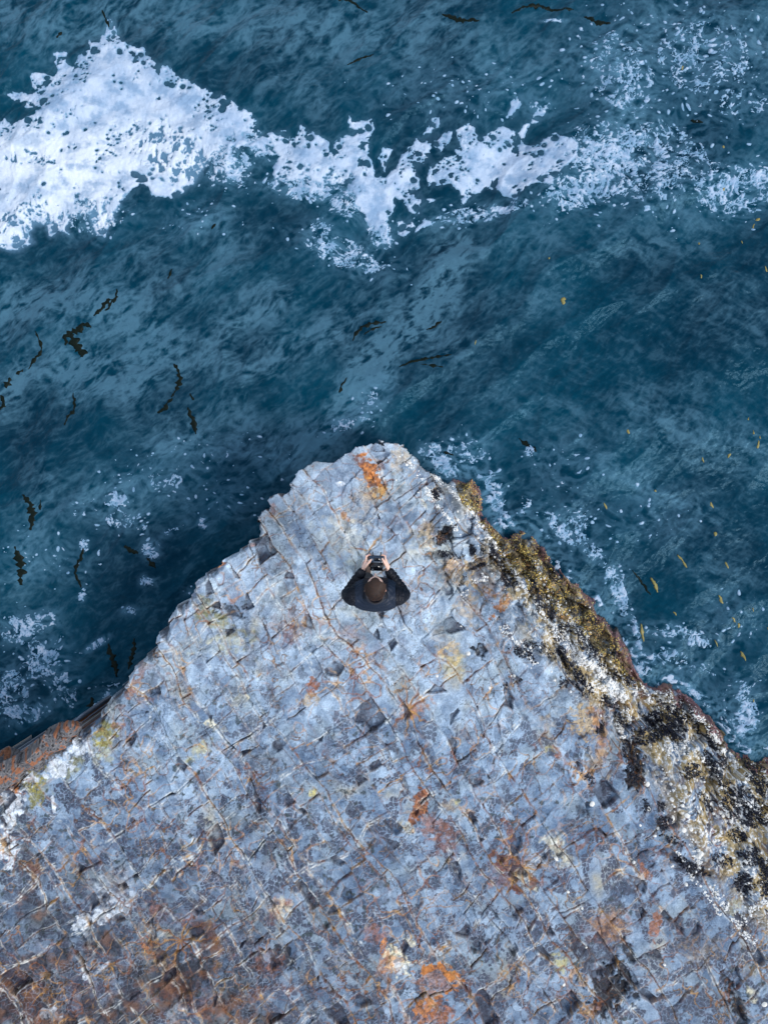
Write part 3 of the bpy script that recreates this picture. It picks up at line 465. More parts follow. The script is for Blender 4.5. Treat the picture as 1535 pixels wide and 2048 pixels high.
for pts_, wd_, am_ in [([(620, 920), (690, 830), (740, 740), (830, 650), (890, 560), (915, 500)], 40, 1.35), ([(700, 640), (800, 640), (900, 700)], 60, .5), ([(20, 620), (150, 600), (260, 640), (330, 700), (250, 760), (120, 740)], 60, .95), ([(0, 800), (60, 740), (200, 700)], 40, .8), ([(350, 690), (440, 720), (470, 640), (560, 600)], 44, .7), ([(280, 600), (400, 560), (480, 500)], 40, .5),
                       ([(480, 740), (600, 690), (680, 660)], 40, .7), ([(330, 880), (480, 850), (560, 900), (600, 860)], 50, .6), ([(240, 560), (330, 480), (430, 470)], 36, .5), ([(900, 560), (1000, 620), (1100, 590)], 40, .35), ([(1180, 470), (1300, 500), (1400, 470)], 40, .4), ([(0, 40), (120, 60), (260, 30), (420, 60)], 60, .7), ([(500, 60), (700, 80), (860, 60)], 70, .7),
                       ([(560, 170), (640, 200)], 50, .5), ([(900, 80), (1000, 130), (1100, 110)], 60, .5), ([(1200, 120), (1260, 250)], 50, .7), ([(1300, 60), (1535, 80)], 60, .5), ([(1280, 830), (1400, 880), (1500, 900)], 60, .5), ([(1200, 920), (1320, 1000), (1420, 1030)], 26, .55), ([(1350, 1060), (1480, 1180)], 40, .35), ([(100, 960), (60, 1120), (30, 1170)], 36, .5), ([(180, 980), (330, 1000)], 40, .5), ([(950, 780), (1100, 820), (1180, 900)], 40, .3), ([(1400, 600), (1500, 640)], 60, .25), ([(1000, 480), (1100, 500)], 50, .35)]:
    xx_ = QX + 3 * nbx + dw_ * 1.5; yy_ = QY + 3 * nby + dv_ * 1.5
    refl_mask = np.maximum(refl_mask, am_ * np.exp(-(segd(xx_, yy_, pts_) / wd_) ** 2))
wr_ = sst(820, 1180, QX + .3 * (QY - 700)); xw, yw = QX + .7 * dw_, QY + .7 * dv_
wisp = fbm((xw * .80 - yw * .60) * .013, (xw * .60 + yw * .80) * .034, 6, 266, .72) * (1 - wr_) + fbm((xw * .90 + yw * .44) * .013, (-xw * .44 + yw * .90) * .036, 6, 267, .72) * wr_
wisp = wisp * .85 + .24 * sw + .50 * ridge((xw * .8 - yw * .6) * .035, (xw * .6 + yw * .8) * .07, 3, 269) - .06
sky_refl = np.clip(sst(-.25, .6, wisp) * (.10 + 1.15 * refl_mask) + .25 * sst(.3, .8, wisp), 0, 1)
wc = lerp(deep, np.broadcast_to(col(.082, .190, .272), deep.shape), .58 * sky_refl)
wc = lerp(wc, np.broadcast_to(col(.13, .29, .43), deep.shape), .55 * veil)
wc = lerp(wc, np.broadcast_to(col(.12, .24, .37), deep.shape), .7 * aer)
wm = material('sea_water', attr='tint', rough=.16, spec=.10, ior=1.34, var=.12, vscale=14, bump=.3, bscale=22, bdist=.01)
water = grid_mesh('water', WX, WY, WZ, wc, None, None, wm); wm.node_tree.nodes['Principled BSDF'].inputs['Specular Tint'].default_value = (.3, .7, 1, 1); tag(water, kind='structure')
# froth: a thin sheet of bubbles that rises out of the water where it floats
th_ = np.clip(foam, -3, 5)
lump = .010 * np.clip(cl, -1, 1.2) * np.clip(churn, 0, 1) * (foam > 0) + .0016 * fbm(QX * .5, QY * .5, 2, 271)
FZ = WZ + .0028 * th_ + np.where(foam > 1, lump + .003 * fbm(QX * .12, QY * .12, 3, 272), 0)
fcol = lerp(np.broadcast_to(col(.26, .37, .53), WX.shape + (3,)), np.broadcast_to(col(.60, .66, .74), WX.shape + (3,)), np.clip(.30 + .75 * np.exp(-(((QX - 160) / 130) ** 2 + ((QY - 330) / 70) ** 2)) + .4 * churn + .35 * fbm(QX * .03, QY * .03, 3, 273) + .25 * np.clip(cl, -1, 1) * churn, 0, 1))
thin = sst(-.15, .45, fbm(QX * .022 + 5, QY * .03, 5, 274, .6)) * (1 - .6 * np.clip(churn, 0, 1)); fcol = lerp(fcol, np.broadcast_to(col(.15, .26, .41), fcol.shape), .75 * thin)
fcol = lerp(np.broadcast_to(col(.12, .25, .38), fcol.shape), fcol, sst(-.2, 3.2, foam))
fm = material('sea_froth', attr='tint', rough=.75, spec=.25, bump=.5, bscale=90, bdist=.006, var=.08, vscale=70)
msk = (foam > -.6) & (np.abs(WX) < 5.2) & (WY < 6.8) & (WY > -3.3)
frothobj = grid_mesh('sea_foam', WX, WY, FZ, fcol, None, msk, fm)
tag(frothobj, 'white and pale blue sea foam floating in a broken band on the dark water', 'foam', kind='stuff')
def wz(x, y):
    i = np.clip(np.searchsorted(wxs, x), 0, len(wxs) - 1); j = np.clip(np.searchsorted(wys, y), 0, len(wys) - 1)
    return WZ[j, i]
# ------------------------------------------------------------------ life on the right shelf
def ground(px, py, it=5):                                # where the line of sight of a photo point meets the rock
    z = np.full(np.shape(px), -.3)
    for _ in range(it):
        x = (px - 767.5) * (H_CAM - z) / F_PX; y = -(py - 1024.) * (H_CAM - z) / F_PX
        z = .5 * z + .5 * hz(x, y)
    return x, y, hz(x, y)
def scatter_px(items, seed, per=1.0):                    # items: (cx, cy, rx, ry, angle, density per 100 px2)
    rg = np.random.RandomState(seed); out = []
    for (cx, cy, rx, ry, an, dn) in items:
        n = int(math.pi * rx * ry * dn / 100 * per * 1.5); a = rg.uniform(0, 6.283, n); r = np.sqrt(rg.uniform(0, 1, n)) * 1.25
        u = r * np.cos(a) * rx; v = r * np.sin(a) * ry; c, s = math.cos(math.radians(an)), math.sin(math.radians(an))
        x = cx + u * c - v * s; y = cy + u * s + v * c
        q = r + .55 * fbm(x * .07, y * .07, 3, 400 + seed)
        k = q < .9; out.append(np.stack([x[k], y[k]], 1))
    return np.concatenate(out)
def instances(tv, tf, pos, nrm, size, yaw, rg, tilt=.5, squash=None):
    """copy a template (tv verts, tf faces) to many places, laid on the slope"""
    n = len(pos); V = np.repeat(tv[None], n, 0) * size[:, None, None]
    if squash is not None: V[..., 2] *= squash[:, None]
    c, s = np.cos(yaw)[:, None], np.sin(yaw)[:, None]
    x = V[..., 0] * c - V[..., 1] * s; y = V[..., 0] * s + V[..., 1] * c; z = V[..., 2]
    ax = nrm[:, 0] + rg.normal(0, tilt, n); ay = nrm[:, 1] + rg.normal(0, tilt, n)
    Nn = np.stack([ax, ay, np.ones(n)], 1); Nn /= np.linalg.norm(Nn, axis=1)[:, None]
    T = np.stack([Nn[:, 2], 0 * ax, -Nn[:, 0]], 1); T /= np.linalg.norm(T, axis=1)[:, None]; Bn = np.cross(Nn, T)
    W = x[..., None] * T[:, None] + y[..., None] * Bn[:, None] + z[..., None] * Nn[:, None] + pos[:, None]
    Fx = (tf[None] + (np.arange(n) * len(tv))[:, None, None]).reshape(-1, tf.shape[1])
    return W.reshape(-1, 3), Fx
def slope(x, y, e=.03):
    return np.stack([-(hz(x + e, y) - hz(x - e, y)) / (2 * e), -(hz(x, y + e) - hz(x, y - e)) / (2 * e)], 1)
mq = scatter_px(MUSSEL, 7, per=22.0)
mxp, myp, mz = ground(mq[:, 0], mq[:, 1]); rg = np.random.RandomState(8)
rings, seg = 5, 6; tv = [(-.5, 0, 0)]
for i in range(1, rings):
    t_ = i / rings; wd_ = .30 * math.sin(math.pi * t_ ** .75) ** .8
    for j in range(seg): a = 2 * math.pi * j / seg; tv.append((t_ - .5, wd_ * math.cos(a), .55 * wd_ * math.sin(a) + .08))
tv.append((.5, 0, .02)); tv = np.array(tv); tf = []
for j in range(seg): tf.append((0, 1 + (j + 1) % seg, 1 + j, 1 + j))
for i in range(rings - 2):
    for j in range(seg): a = 1 + i * seg; tf.append((a + j, a + (j + 1) % seg, a + seg + (j + 1) % seg, a + seg + j))
a = 1 + (rings - 2) * seg
for j in range(seg): tf.append((a + j, a + (j + 1) % seg, len(tv) - 1, len(tv) - 1))
tri = []
for f in tf:
    tri.append(f[:3])
    if f[2] != f[3]: tri.append((f[0], f[2], f[3]))
tri = np.array(tri); n = len(mq)
sz = rg.uniform(.017, .034, n); W_, F_ = instances(tv, tri, np.stack([mxp, myp, mz + rg.uniform(-.002, .012, n)], 1), slope(mxp, myp), sz, rg.uniform(0, 6.28, n), rg, .55)
cc_ = np.repeat(np.array([(.006, .008, .016), (.009, .012, .028), (.014, .011, .013), (.02, .026, .045)])[rg.choice(4, n, p=[.45, .3, .15, .1])], len(tv), 0)
m_mus = material('mussel_shell', attr='tint', rough=.34, spec=.35, var=.3, vscale=160, bump=.2, bscale=300, bdist=.002)
tag(soup('mussel_bed', W_, F_, m_mus, cc_), 'crowded blue-black mussels growing in clumps on the rock shelf', 'mussels', kind='stuff')

# barnacles: tiny open cones, packed along the ribs of the shelf
LINES = [([(800, 880), (828, 893), (850, 925), (862, 945), (905, 985), (954, 1031), (972, 1064), (993, 1091), (1017, 1124), (1035, 1157), (1062, 1196), (1095, 1240), (1104, 1252)], 3.4, 1.25), ([(1104, 1252), (1122, 1275), (1155, 1318), (1190, 1332), (1220, 1360), (1245, 1386)], 8, 1.1), ([(849, 974), (879, 1016), (900, 1040), (915, 1062)], 4, .9),
         ([(1195, 1342), (1220, 1362), (1237, 1382), (1252, 1402)], 7, 1.2), ([(1227, 1438), (1240, 1458), (1250, 1478)], 5, 1.1), ([(1235, 1395), (1258, 1440), (1262, 1450)], 6, .8), ([(1362, 1432), (1385, 1428), (1402, 1437), (1423, 1462), (1448, 1497), (1473, 1533), (1496, 1560)], 7, 1.2), ([(1305, 1440), (1318, 1420), (1345, 1405), (1370, 1410)], 6, .7),
         ([(1380, 1480), (1390, 1500), (1420, 1530), (1440, 1580)], 6, .7), ([(1500, 1500), (1515, 1530), (1540, 1560)], 7, .8), ([(1125, 1255), (1145, 1290), (1165, 1330)], 6, .8), ([(1135, 1230), (1150, 1262), (1190, 1310)], 4, .7), ([(1290, 1400), (1320, 1400), (1350, 1420)], 8, .7), ([(1178, 1380), (1190, 1365), (1210, 1375), (1240, 1400)], 9, .9),
         ([(1320, 1490), (1350, 1500), (1375, 1490)], 12, .6), ([(1470, 1610), (1490, 1600), (1535, 1640)], 8, .7), ([(1440, 1600), (1460, 1640), (1490, 1660)], 6, .5), ([(1385, 1700), (1400, 1730), (1380, 1760)], 7, .4), ([(1420, 1770), (1440, 1800), (1480, 1860), (1510, 1890)], 5, .5), ([(1480, 1850), (1500, 1820), (1530, 1800)], 6, .4), ([(1350, 1700), (1380, 1745), (1440, 1830)], 3, .4), ([(960, 1010), (985, 1048), (1010, 1062)], 3, .5),
         ([(880, 950), (905, 985), (930, 1000), (958, 1045), (985, 1085)], 4, .6), ([(920, 1195), (945, 1165), (975, 1155)], 7, .35), ([(1000, 1250), (1040, 1290), (1070, 1330)], 8, .25), ([(800, 910), (820, 940), (850, 960), (880, 1000)], 6, .3), ([(1070, 1120), (1090, 1180), (1130, 1230), (1180, 1280)], 12, .35), ([(1280, 1370), (1330, 1385), (1380, 1415), (1420, 1460), (1450, 1500)], 9, .55)]
rg = np.random.RandomState(15); bp_ = []
for pts, wd_, dn in LINES:
    pts = np.array(pts, float)
    for a, b in zip(pts[:-1], pts[1:]):
        ln = np.hypot(*(b - a)); k = int(ln * wd_ * .75 * dn); t_ = rg.uniform(0, 1, k)[:, None]; nr = np.array([-(b - a)[1], (b - a)[0]]) / ln
        q = a + (b - a) * t_ + nr * rg.normal(0, wd_ * .62, k)[:, None]
        q = q[(fbm(q[:, 0] * .06, q[:, 1] * .06, 3, 431) + .35 * dn) > -.05]; bp_.append(q)
cand = np.stack([rg.uniform(830, 1580, 90000), rg.uniform(890, 2060, 90000)], 1)      # loose ones all over the shelf
lim = np.interp(cand[:, 1], [885, 1000, 1090, 1250, 1400, 1500, 1740, 1900, 2060], [820, 880, 930, 1000, 1130, 1240, 1390, 1500, 1600])
k = (cand[:, 0] > lim); cand = cand[k]; lim = lim[k]
pr = .03 + .8 * sst(.12, .6, fbm(cand[:, 0] * .035, cand[:, 1] * .035, 4, 432)) * sst(0, 60, cand[:, 0] - lim)
cand = cand[rg.uniform(0, 1, len(cand)) < pr * .42]
bq = np.concatenate(bp_ + [cand]); bx, by, bz = ground(bq[:, 0], bq[:, 1])
k = (bz > ZW + .2) & (fld('isw', bx, by) < .5) | (rg.uniform(0, 1, len(bx)) < .45) & (bz > ZW + .1); bx, by, bz = bx[k], by[k], bz[k]; n = len(bx)
sg = 7; tv = [(math.cos(2 * math.pi * j / sg) * .5 * (1 + .12 * math.sin(j * 2.4)), math.sin(2 * math.pi * j / sg) * .5, -.12) for j in range(sg)] + [(math.cos(2 * math.pi * j / sg) * .2, math.sin(2 * math.pi * j / sg) * .2, .30) for j in range(sg)] + [(0, 0, .12)]
tri = []
for j in range(sg): j2 = (j + 1) % sg; tri += [(j, j2, sg + j2), (j, sg + j2, sg + j), (sg + j, sg + j2, 2 * sg)]
W_, F_ = instances(np.array(tv), np.array(tri), np.stack([bx, by, bz + .001], 1), slope(bx, by), rg.uniform(.010, .024, n) * np.where(rg.uniform(0, 1, n) < .10, 1.7, 1), rg.uniform(0, 6.28, n), rg, .12)
cc_ = np.repeat(np.array([(.84, .84, .82), (.80, .80, .78), (.66, .65, .62), (.45, .43, .38)])[rg.choice(4, n, p=[.5, .27, .15, .08])], len(tv), 0)
m_bar = material('barnacle_shell', attr='tint', rough=.8, spec=.3, var=.1, vscale=200)
tag(soup('barnacles', W_, F_, m_bar, cc_, False), 'chalk-white barnacles crusting the ribs of the right rock shelf', 'barnacles', kind='stuff')

# limpets: broad pale cones, each a thing of its own
m_lim = material('limpet_shell', (.72, .71, .67), .7, var=.22, vscale=90, bump=.4, bscale=120, bdist=.004)
def limpet_mesh(seed):
    rg = np.random.RandomState(seed); bm = bmesh.new(); n = 18; prev = None; rows = [(.5, 0), (.44, .07), (.30, .17), (.14, .25), (.05, .28)]
    vs = []
    for r_, z_ in rows:
        vs.append([bm.verts.new((r_ * math.cos(2 * math.pi * j / n) * (1 + .09 * (j % 2) * (r_ > .2)) * (1.1 + .05 * math.sin(3 * j)), r_ * math.sin(2 * math.pi * j / n) * (1 + .09 * (j % 2)), z_ * (1 - .05 * (j % 2)))) for j in range(n)])
    for a_, b_ in zip(vs[:-1], vs[1:]):
        for j in range(n): bm.faces.new((a_[j], a_[(j + 1) % n], b_[(j + 1) % n], b_[j]))
    bm.faces.new(vs[-1]); bm.faces.new(vs[0][::-1])
    me = bpy.data.meshes.new('limpet'); bm.to_mesh(me); bm.free(); me.materials.append(m_lim); return me
lms = [limpet_mesh(i) for i in range(3)]
LIMP = []                                                  # (x, y, size px, region)
def zoo(ox, oy, sc, pts, reg):
    for p in pts: LIMP.append((ox + p[0] / sc, oy + p[1] / sc, p[2] / sc if len(p) > 2 else 8, reg))
zoo(1150, 1300, 3.987, [(868, 1095, 38), (915, 1120, 44), (885, 1178, 34), (940, 1180, 24), (848, 1240, 34), (768, 1195, 42), (890, 1320, 44), (998, 1262, 34), (1030, 1140, 34), (1050, 1160, 36), (1078, 1235, 38), (1052, 1185, 30), (1100, 1305, 26), (1160, 1305, 36), (1180, 1325, 30), (1195, 1370, 44), (862, 1435, 36), (920, 1428, 36), (775, 1340, 34), (770, 1360, 30),
                        (1035, 1440, 36), (1010, 1455, 26), (760, 1070, 22), (820, 1085, 24), (975, 1045, 22), (1150, 1475, 30), (1385, 1520, 36), (1400, 1600, 38), (1160, 1672, 34), (1360, 1690, 36), (1425, 1650, 26), (1380, 1660, 20), (905, 1380, 20), (1290, 1640, 22), (1260, 1225, 26), (1250, 1600, 16)], 'a')
zoo(1150, 1300, 3.987, [(575, 1075, 44), (548, 1078, 30), (580, 1265, 32), (630, 1480, 22), (660, 1425, 26), (515, 1395, 22), (130, 1225, 44), (640, 1230, 18), (880, 1870, 26), (760, 1725, 16), (460, 1690, 18), (905, 1550, 14), (820, 880, 20), (850, 1000, 24), (700, 1300, 18), (980, 1600, 30), (1000, 1625, 36), (970, 1650, 34)], 'b')
zoo(840, 860, 3.337, [(415, 960, 26), (320, 1490, 30), (430, 750, 24), (385, 720, 22), (500, 850, 26), (505, 790, 26), (480, 735, 20), (250, 600, 24), (25, 600, 22), (270, 1312, 18), (230, 875, 16), (390, 720, 18), (440, 965, 18), (665, 1410, 22), (735, 1450, 26), (840, 1475, 26), (895, 1670, 24), (930, 1650, 22), (605, 1640, 22), (625, 1640, 20), (460, 1720, 20), (110, 1640, 18), (670, 1120, 26), (560, 925, 18)], 'c')
zoo(1100, 1700, 3.529, [(38, 55, 32), (1045, 45, 34), (1205, 65, 30), (1380, 85, 26), (1440, 40, 26), (955, 240, 26), (1245, 375, 26), (250, 685, 18), (102, 675, 20), (120, 290, 18), (1500, 1080, 34), (795, 795, 20), (485, 885, 16), (585, 80, 16), (860, 110, 16), (1340, 320, 18), (1300, 450, 14), (220, 405, 18), (295, 1045, 16), (90, 940, 20)], 'd')
zoo(0, 0, 1, [(820, 925, 6), (812, 930, 5), (828, 920, 5), (836, 985, 5), (800, 968, 4), (792, 960, 4), (905, 1005, 5), (915, 1023, 5), (1245, 1405, 9), (1262, 1395, 10), (1232, 1388, 9), (1216, 1372, 9), (1222, 1360, 8), (1258, 1412, 9), (1275, 1378, 8), (1300, 1392, 8), (1190, 1352, 8), (1206, 1345, 7)], 'e')
GRP = {'a': ('white limpet on the rust-stained rock below the largest black mussel clump', 'limpets below the large mussel bed'), 'b': ('lone whitish limpet on blue-grey slate left of the dark mussel cleft', 'limpets left of the mussel cleft'),
       'c': ('small white limpet beside the dark pits right of the standing man', 'limpets on the slope beside the man'), 'd': ('scattered pale limpet on blue slate in the lower right corner', 'limpets in the lower right corner'), 'e': ('tiny white limpet close against a barnacle-covered rock rib', 'limpets along the barnacle ribs')}
rg = np.random.RandomState(33)
for i, (px, py, sz_, reg) in enumerate(LIMP):
    x, y, z = ground(np.array([px]), np.array([py])); x, y, z = float(x[0]), float(y[0]), float(z[0])
    o = bpy.data.objects.new('limpet', lms[i % 3]); C.objects.link(o); sl = slope(np.array([x]), np.array([y]), .02)[0]
    nv = Vector((float(sl[0]) * .7, float(sl[1]) * .7, 1)); e = max(.022, min(.062, sz_ / 175.)) * .95
    o.location = (x, y, z - .001); o.rotation_mode = 'QUATERNION'; o.rotation_quaternion = nv.to_track_quat('Z', 'Y') @ Matrix.Rotation(rg.uniform(0, 6), 3, 'Z').to_quaternion()
    o.scale = (e * rg.uniform(.9, 1.15), e * rg.uniform(.85, 1.1), e * rg.uniform(.7, 1.2)); tag(o, GRP[reg][0], 'limpet', GRP[reg][1])

# seaweed turf
rg = np.random.RandomState(44); cand = np.stack([rg.uniform(870, 1760, 260000), rg.uniform(930, 1780, 260000)], 1)
cx_, cy_, cz_ = ground(cand[:, 0], cand[:, 1], 4); drr = fld('dr', cx_, cy_); k = (fld('isw', cx_, cy_) > .5) & (cz_ > ZW - .06)
pr = .10 + .90 * sst(-.30, .06, fbm(cx_ * 7, cy_ * 7, 4, 441)); k &= rg.uniform(0, 1, len(pr)) < pr
cx_, cy_, cz_, drr = cx_[k], cy_[k], cz_[k], drr[k]
if len(cx_) > 40000: cx_, cy_, cz_, drr = cx_[:40000], cy_[:40000], cz_[:40000], drr[:40000]
n = len(cx_); tv = np.array([(-.12, 0, 0), (.12, 0, 0), (-.26, .45, .38), (.24, .5, .42), (-.10, .95, .50), (.14, 1., .42)]); tri = np.array([(0, 1, 3), (0, 3, 2), (2, 3, 5), (2, 5, 4)])
W_, F_ = instances(tv, tri, np.stack([cx_, cy_, cz_], 1), slope(cx_, cy_) * .6, rg.uniform(.010, .026, n), rg.uniform(0, 6.28, n), rg, .5)
pal = np.array([(.62, .46, .12), (.48, .33, .07), (.16, .11, .03), (.022, .02, .014), (.55, .50, .22), (.42, .22, .07)]); maro = np.array([(.22, .09, .10), (.14, .055, .06), (.32, .18, .19), (.06, .03, .035)])
nz_ = 1.3 * fbm(cx_ * 6, cy_ * 6, 4, 442); wgt = np.clip(nz_ + .5 + rg.normal(0, .25, n), 0, .999)
ci = np.array([3, 2, 1, 1, 0, 0, 4, 5])[(wgt * 8).astype(int)]; cc_ = pal[ci]
wide = .10 * sst(2.7, 3.1, cx_); ma = (1 - sst(.02 + wide, .16 + 2 * wide, drr + .08 * nz_)) > rg.uniform(.1, .9, n); cc_ = np.where(ma[:, None], maro[rg.choice(4, n, p=[.4, .25, .2, .15])], cc_) * rg.uniform(.8, 1.2, n)[:, None]
m_weed = material('seaweed_blade', attr='tint', rough=.42, spec=.5, var=.2, vscale=120)
tag(soup('seaweed', W_, F_, m_weed, np.repeat(cc_, len(tv), 0)), 'golden, olive and maroon seaweed turf covering the wet edge of the rock', 'seaweed', kind='stuff')

# ------------------------------------------------------------------ floating kelp, and dark wave reflections built as flat strips
m_reflkelp = material('dark_reflection_kelp', (.002, .006, .004), .5, var=.4, vscale=40, spec=.12, bump=.3, bscale=50)
m_kgold = material('golden_kelp', (.22, .19, .06), .4, var=.35, vscale=60, spec=.4, bump=.3, bscale=90, bdist=.004)
def ribbon(name, pts, wpx, mat, label, group, seed, amp=.5, cat='kelp', thick=.004, lift=-.002):
    P_ = [np.array(p, float) for p in pts]; Q = []
    for a_, b_ in zip(P_[:-1], P_[1:]):
        k_ = max(2, int(np.hypot(*(b_ - a_)) / 3)); Q += [a_ + (b_ - a_) * i / k_ for i in range(k_)]
    Q.append(P_[-1]); Q = np.array(Q); n = len(Q)
    for _ in range(4):
        if n > 3: Q[1:-1] = .25 * Q[:-2] + .5 * Q[1:-1] + .25 * Q[2:]
    T = np.gradient(Q, axis=0); T /= np.linalg.norm(T, axis=1)[:, None] + 1e-9; Nn = np.stack([-T[:, 1], T[:, 0]], 1)
    t_ = np.linspace(0, 1, n); wd_ = wpx * (np.sin(np.pi * np.clip(t_ * .92 + .04, 0, 1)) ** .6)
    a = np.arange(n) * .33; e1 = wd_ * (.5 + amp * fbm(a, a * 0 + seed, 3, 500)); e2 = wd_ * (.5 + amp * fbm(a, a * 0 + seed + 9, 3, 501)); bm = bmesh.new(); rows = []
    for i in range(n):
        row = []
        for j, f in enumerate((-1, -.35, .35, 1)):
            e = e1[i] if f < 0 else e2[i]; q = Q[i] + Nn[i] * f * max(e, .4); w_ = P(q[0], q[1], ZW); z = float(wz(w_[0], w_[1])) + lift + .004 * (abs(f) < .5); row.append((w_[0], w_[1], z))
        rows.append([bm.verts.new(v) for v in row])
    for r0, r1 in zip(rows[:-1], rows[1:]):
        for j in range(3): bm.faces.new((r0[j], r0[j + 1], r1[j + 1], r1[j]))
    bmesh.ops.recalc_face_normals(bm, faces=bm.faces)
    c0 = P(Q[n // 2][0], Q[n // 2][1], ZW); z0 = float(wz(c0[0], c0[1]))
    for v in bm.verts: v.co -= Vector((c0[0], c0[1], z0))
    me = bpy.data.meshes.new(name); bm.to_mesh(me); bm.free(); me.materials.append(mat)
    for p in me.polygons: p.use_smooth = True
    o = bpy.data.objects.new(name, me); C.objects.link(o); o.location = (c0[0], c0[1], z0)
    md = o.modifiers.new('thickness', 'SOLIDIFY'); md.thickness = thick; md.offset = 0
    tag(o, label, cat, group); return o
DARK = [([(236, 580), (234, 605), (220, 600), (208, 618), (190, 633)], 9, 'dark water reflection strip with forked tip, under the big foam patch at left'), ([(228, 600), (222, 618), (212, 622)], 5, 'short dark reflection sliver hugging the forked strip at left'),
        ([(130, 690), (134, 668), (152, 664), (172, 648), (184, 655)], 13, 'broad ragged dark reflection patch, upper arm, near left edge'), ([(142, 668), (150, 688), (160, 700), (161, 712)], 20, 'tapering dark reflection patch hanging below the ragged arm at left'), ([(74, 664), (83, 695), (80, 704), (66, 718), (54, 737)], 6, 'bent dark reflection strip left of the ragged patch'),
        ([(44, 738), (32, 748)], 8, 'small oval dark reflection piece below the bent strip'), ([(20, 755), (12, 776)], 11, 'small dark reflection piece at the left edge of the picture'), ([(2, 790), (10, 806), (2, 820)], 10, 'dark reflection bit cut by the left edge of the picture'), ([(148, 786), (153, 812), (154, 824), (142, 832), (135, 852)], 7, 'crooked dark reflection strip below the ragged patch'),
        ([(348, 728), (358, 740), (360, 765), (354, 782), (345, 795)], 10, 'thick dark reflection strip in mid water left of the rock tip'), ([(348, 798), (335, 808), (330, 820), (316, 826)], 9, 'dark reflection tail trailing below the thick strip'), ([(378, 816), (386, 840), (392, 868)], 10, 'straight dark reflection strip right of the trailing tail'), ([(383, 788), (390, 802)], 7, 'small dark reflection chip above the straight strip'),
        ([(55, 990), (70, 1006), (76, 1030), (70, 1060)], 15, 'long broad dark reflection strip at far left beside the white flecks'), ([(38, 1092), (44, 1115), (44, 1140), (42, 1170)], 17, 'wide dark reflection strip at far left below the long one'), ([(92, 1000), (90, 1020)], 6, 'tiny dark reflection chip right of the long strip at far left'), ([(168, 1096), (164, 1115), (153, 1130), (152, 1150), (162, 1175)], 9, 'wavy dark reflection strip left of the white froth spot'),
        ([(255, 1092), (268, 1100), (282, 1106)], 11, 'oval dark reflection piece just left of the bright froth spot'), ([(300, 1115), (308, 1126), (316, 1136)], 7, 'small slanting dark reflection piece below the bright froth spot'), ([(222, 1285), (228, 1310), (238, 1330), (240, 1350)], 13, 'dark kelp hanging in shaded water against the left cliff foot'), ([(272, 1275), (272, 1300), (262, 1335)], 11, 'dark kelp strand touching the left edge of the rock'),
        ([(190, 1390), (195, 1410), (180, 1430)], 15, 'dark kelp tangle in the shaded corner beside the orange ledge'), ([(706, 684), (712, 668), (724, 656), (744, 648), (772, 645)], 8, 'arched dark reflection strip in mid water above the rock tip'), ([(728, 672), (742, 660), (762, 654)], 5, 'thin dark reflection strip inside the arched one'),
        ([(798, 736), (820, 726), (842, 722), (866, 718), (900, 713)], 6, 'long thin dark reflection strip right of the rock tip in mid water'), ([(840, 732), (862, 734), (884, 738)], 5, 'thin dark reflection strip just below the long thin one'), ([(852, 660), (868, 655), (882, 644)], 7, 'small pointed dark reflection piece right of the arched strip'), ([(679, 788), (686, 770), (694, 758)], 6, 'small crooked dark reflection strip above and left of the rock tip'),
        ([(1022, 27), (1045, 14), (1080, 8), (1118, 16), (1148, 15)], 8, 'long dark reflection strip at the top edge of the picture'), ([(1168, 32), (1190, 46), (1218, 50)], 9, 'dark reflection piece right of the long strip at the top edge'), ([(882, 40), (915, 50), (955, 55)], 9, 'dark reflection piece left of the long strip at the top edge'), ([(655, 8), (700, 10), (735, 34)], 6, 'thin dark reflection line at the top edge above the middle foam'),
        ([(695, 142), (720, 128), (746, 120)], 5, 'thin dark reflection line above the middle foam patch'), ([(1378, 244), (1400, 250)], 6, 'small dark reflection chip in the speckled foam at upper right'), ([(885, 905), (905, 912)], 5, 'short dark reflection chip in the wash right of the rock tip'), ([(1035, 878), (1048, 890), (1068, 905)], 10, 'dark olive reflection piece by the splash right of the rock tip'), ([(1262, 860 + 280), (1280, 1160), (1300, 1190)], 5, 'thin dark reflection line off the weedy rock edge'),
        ([(210, 30), (222, 60)], 5, 'thin dark reflection chip above the tall foam spike'), ([(118, 82), (128, 70)], 6, 'dark reflection chip left of the tall foam spike'), ([(425, 462), (434, 452)], 5, 'dark reflection chip under the foam strip, left of centre'), ([(338, 560), (345, 540)], 5, 'thin dark reflection chip under the big foam patch, right end')]
for i, (pts, wd_, lb) in enumerate(DARK): ribbon('reflection_kelp_strip', pts, wd_ * .85, m_reflkelp, lb, 'dark reflection strips and kelp in the water', i * 3 + 1, 1.1)  # most strips shape dark water reflections; those at the left cliff are kelp
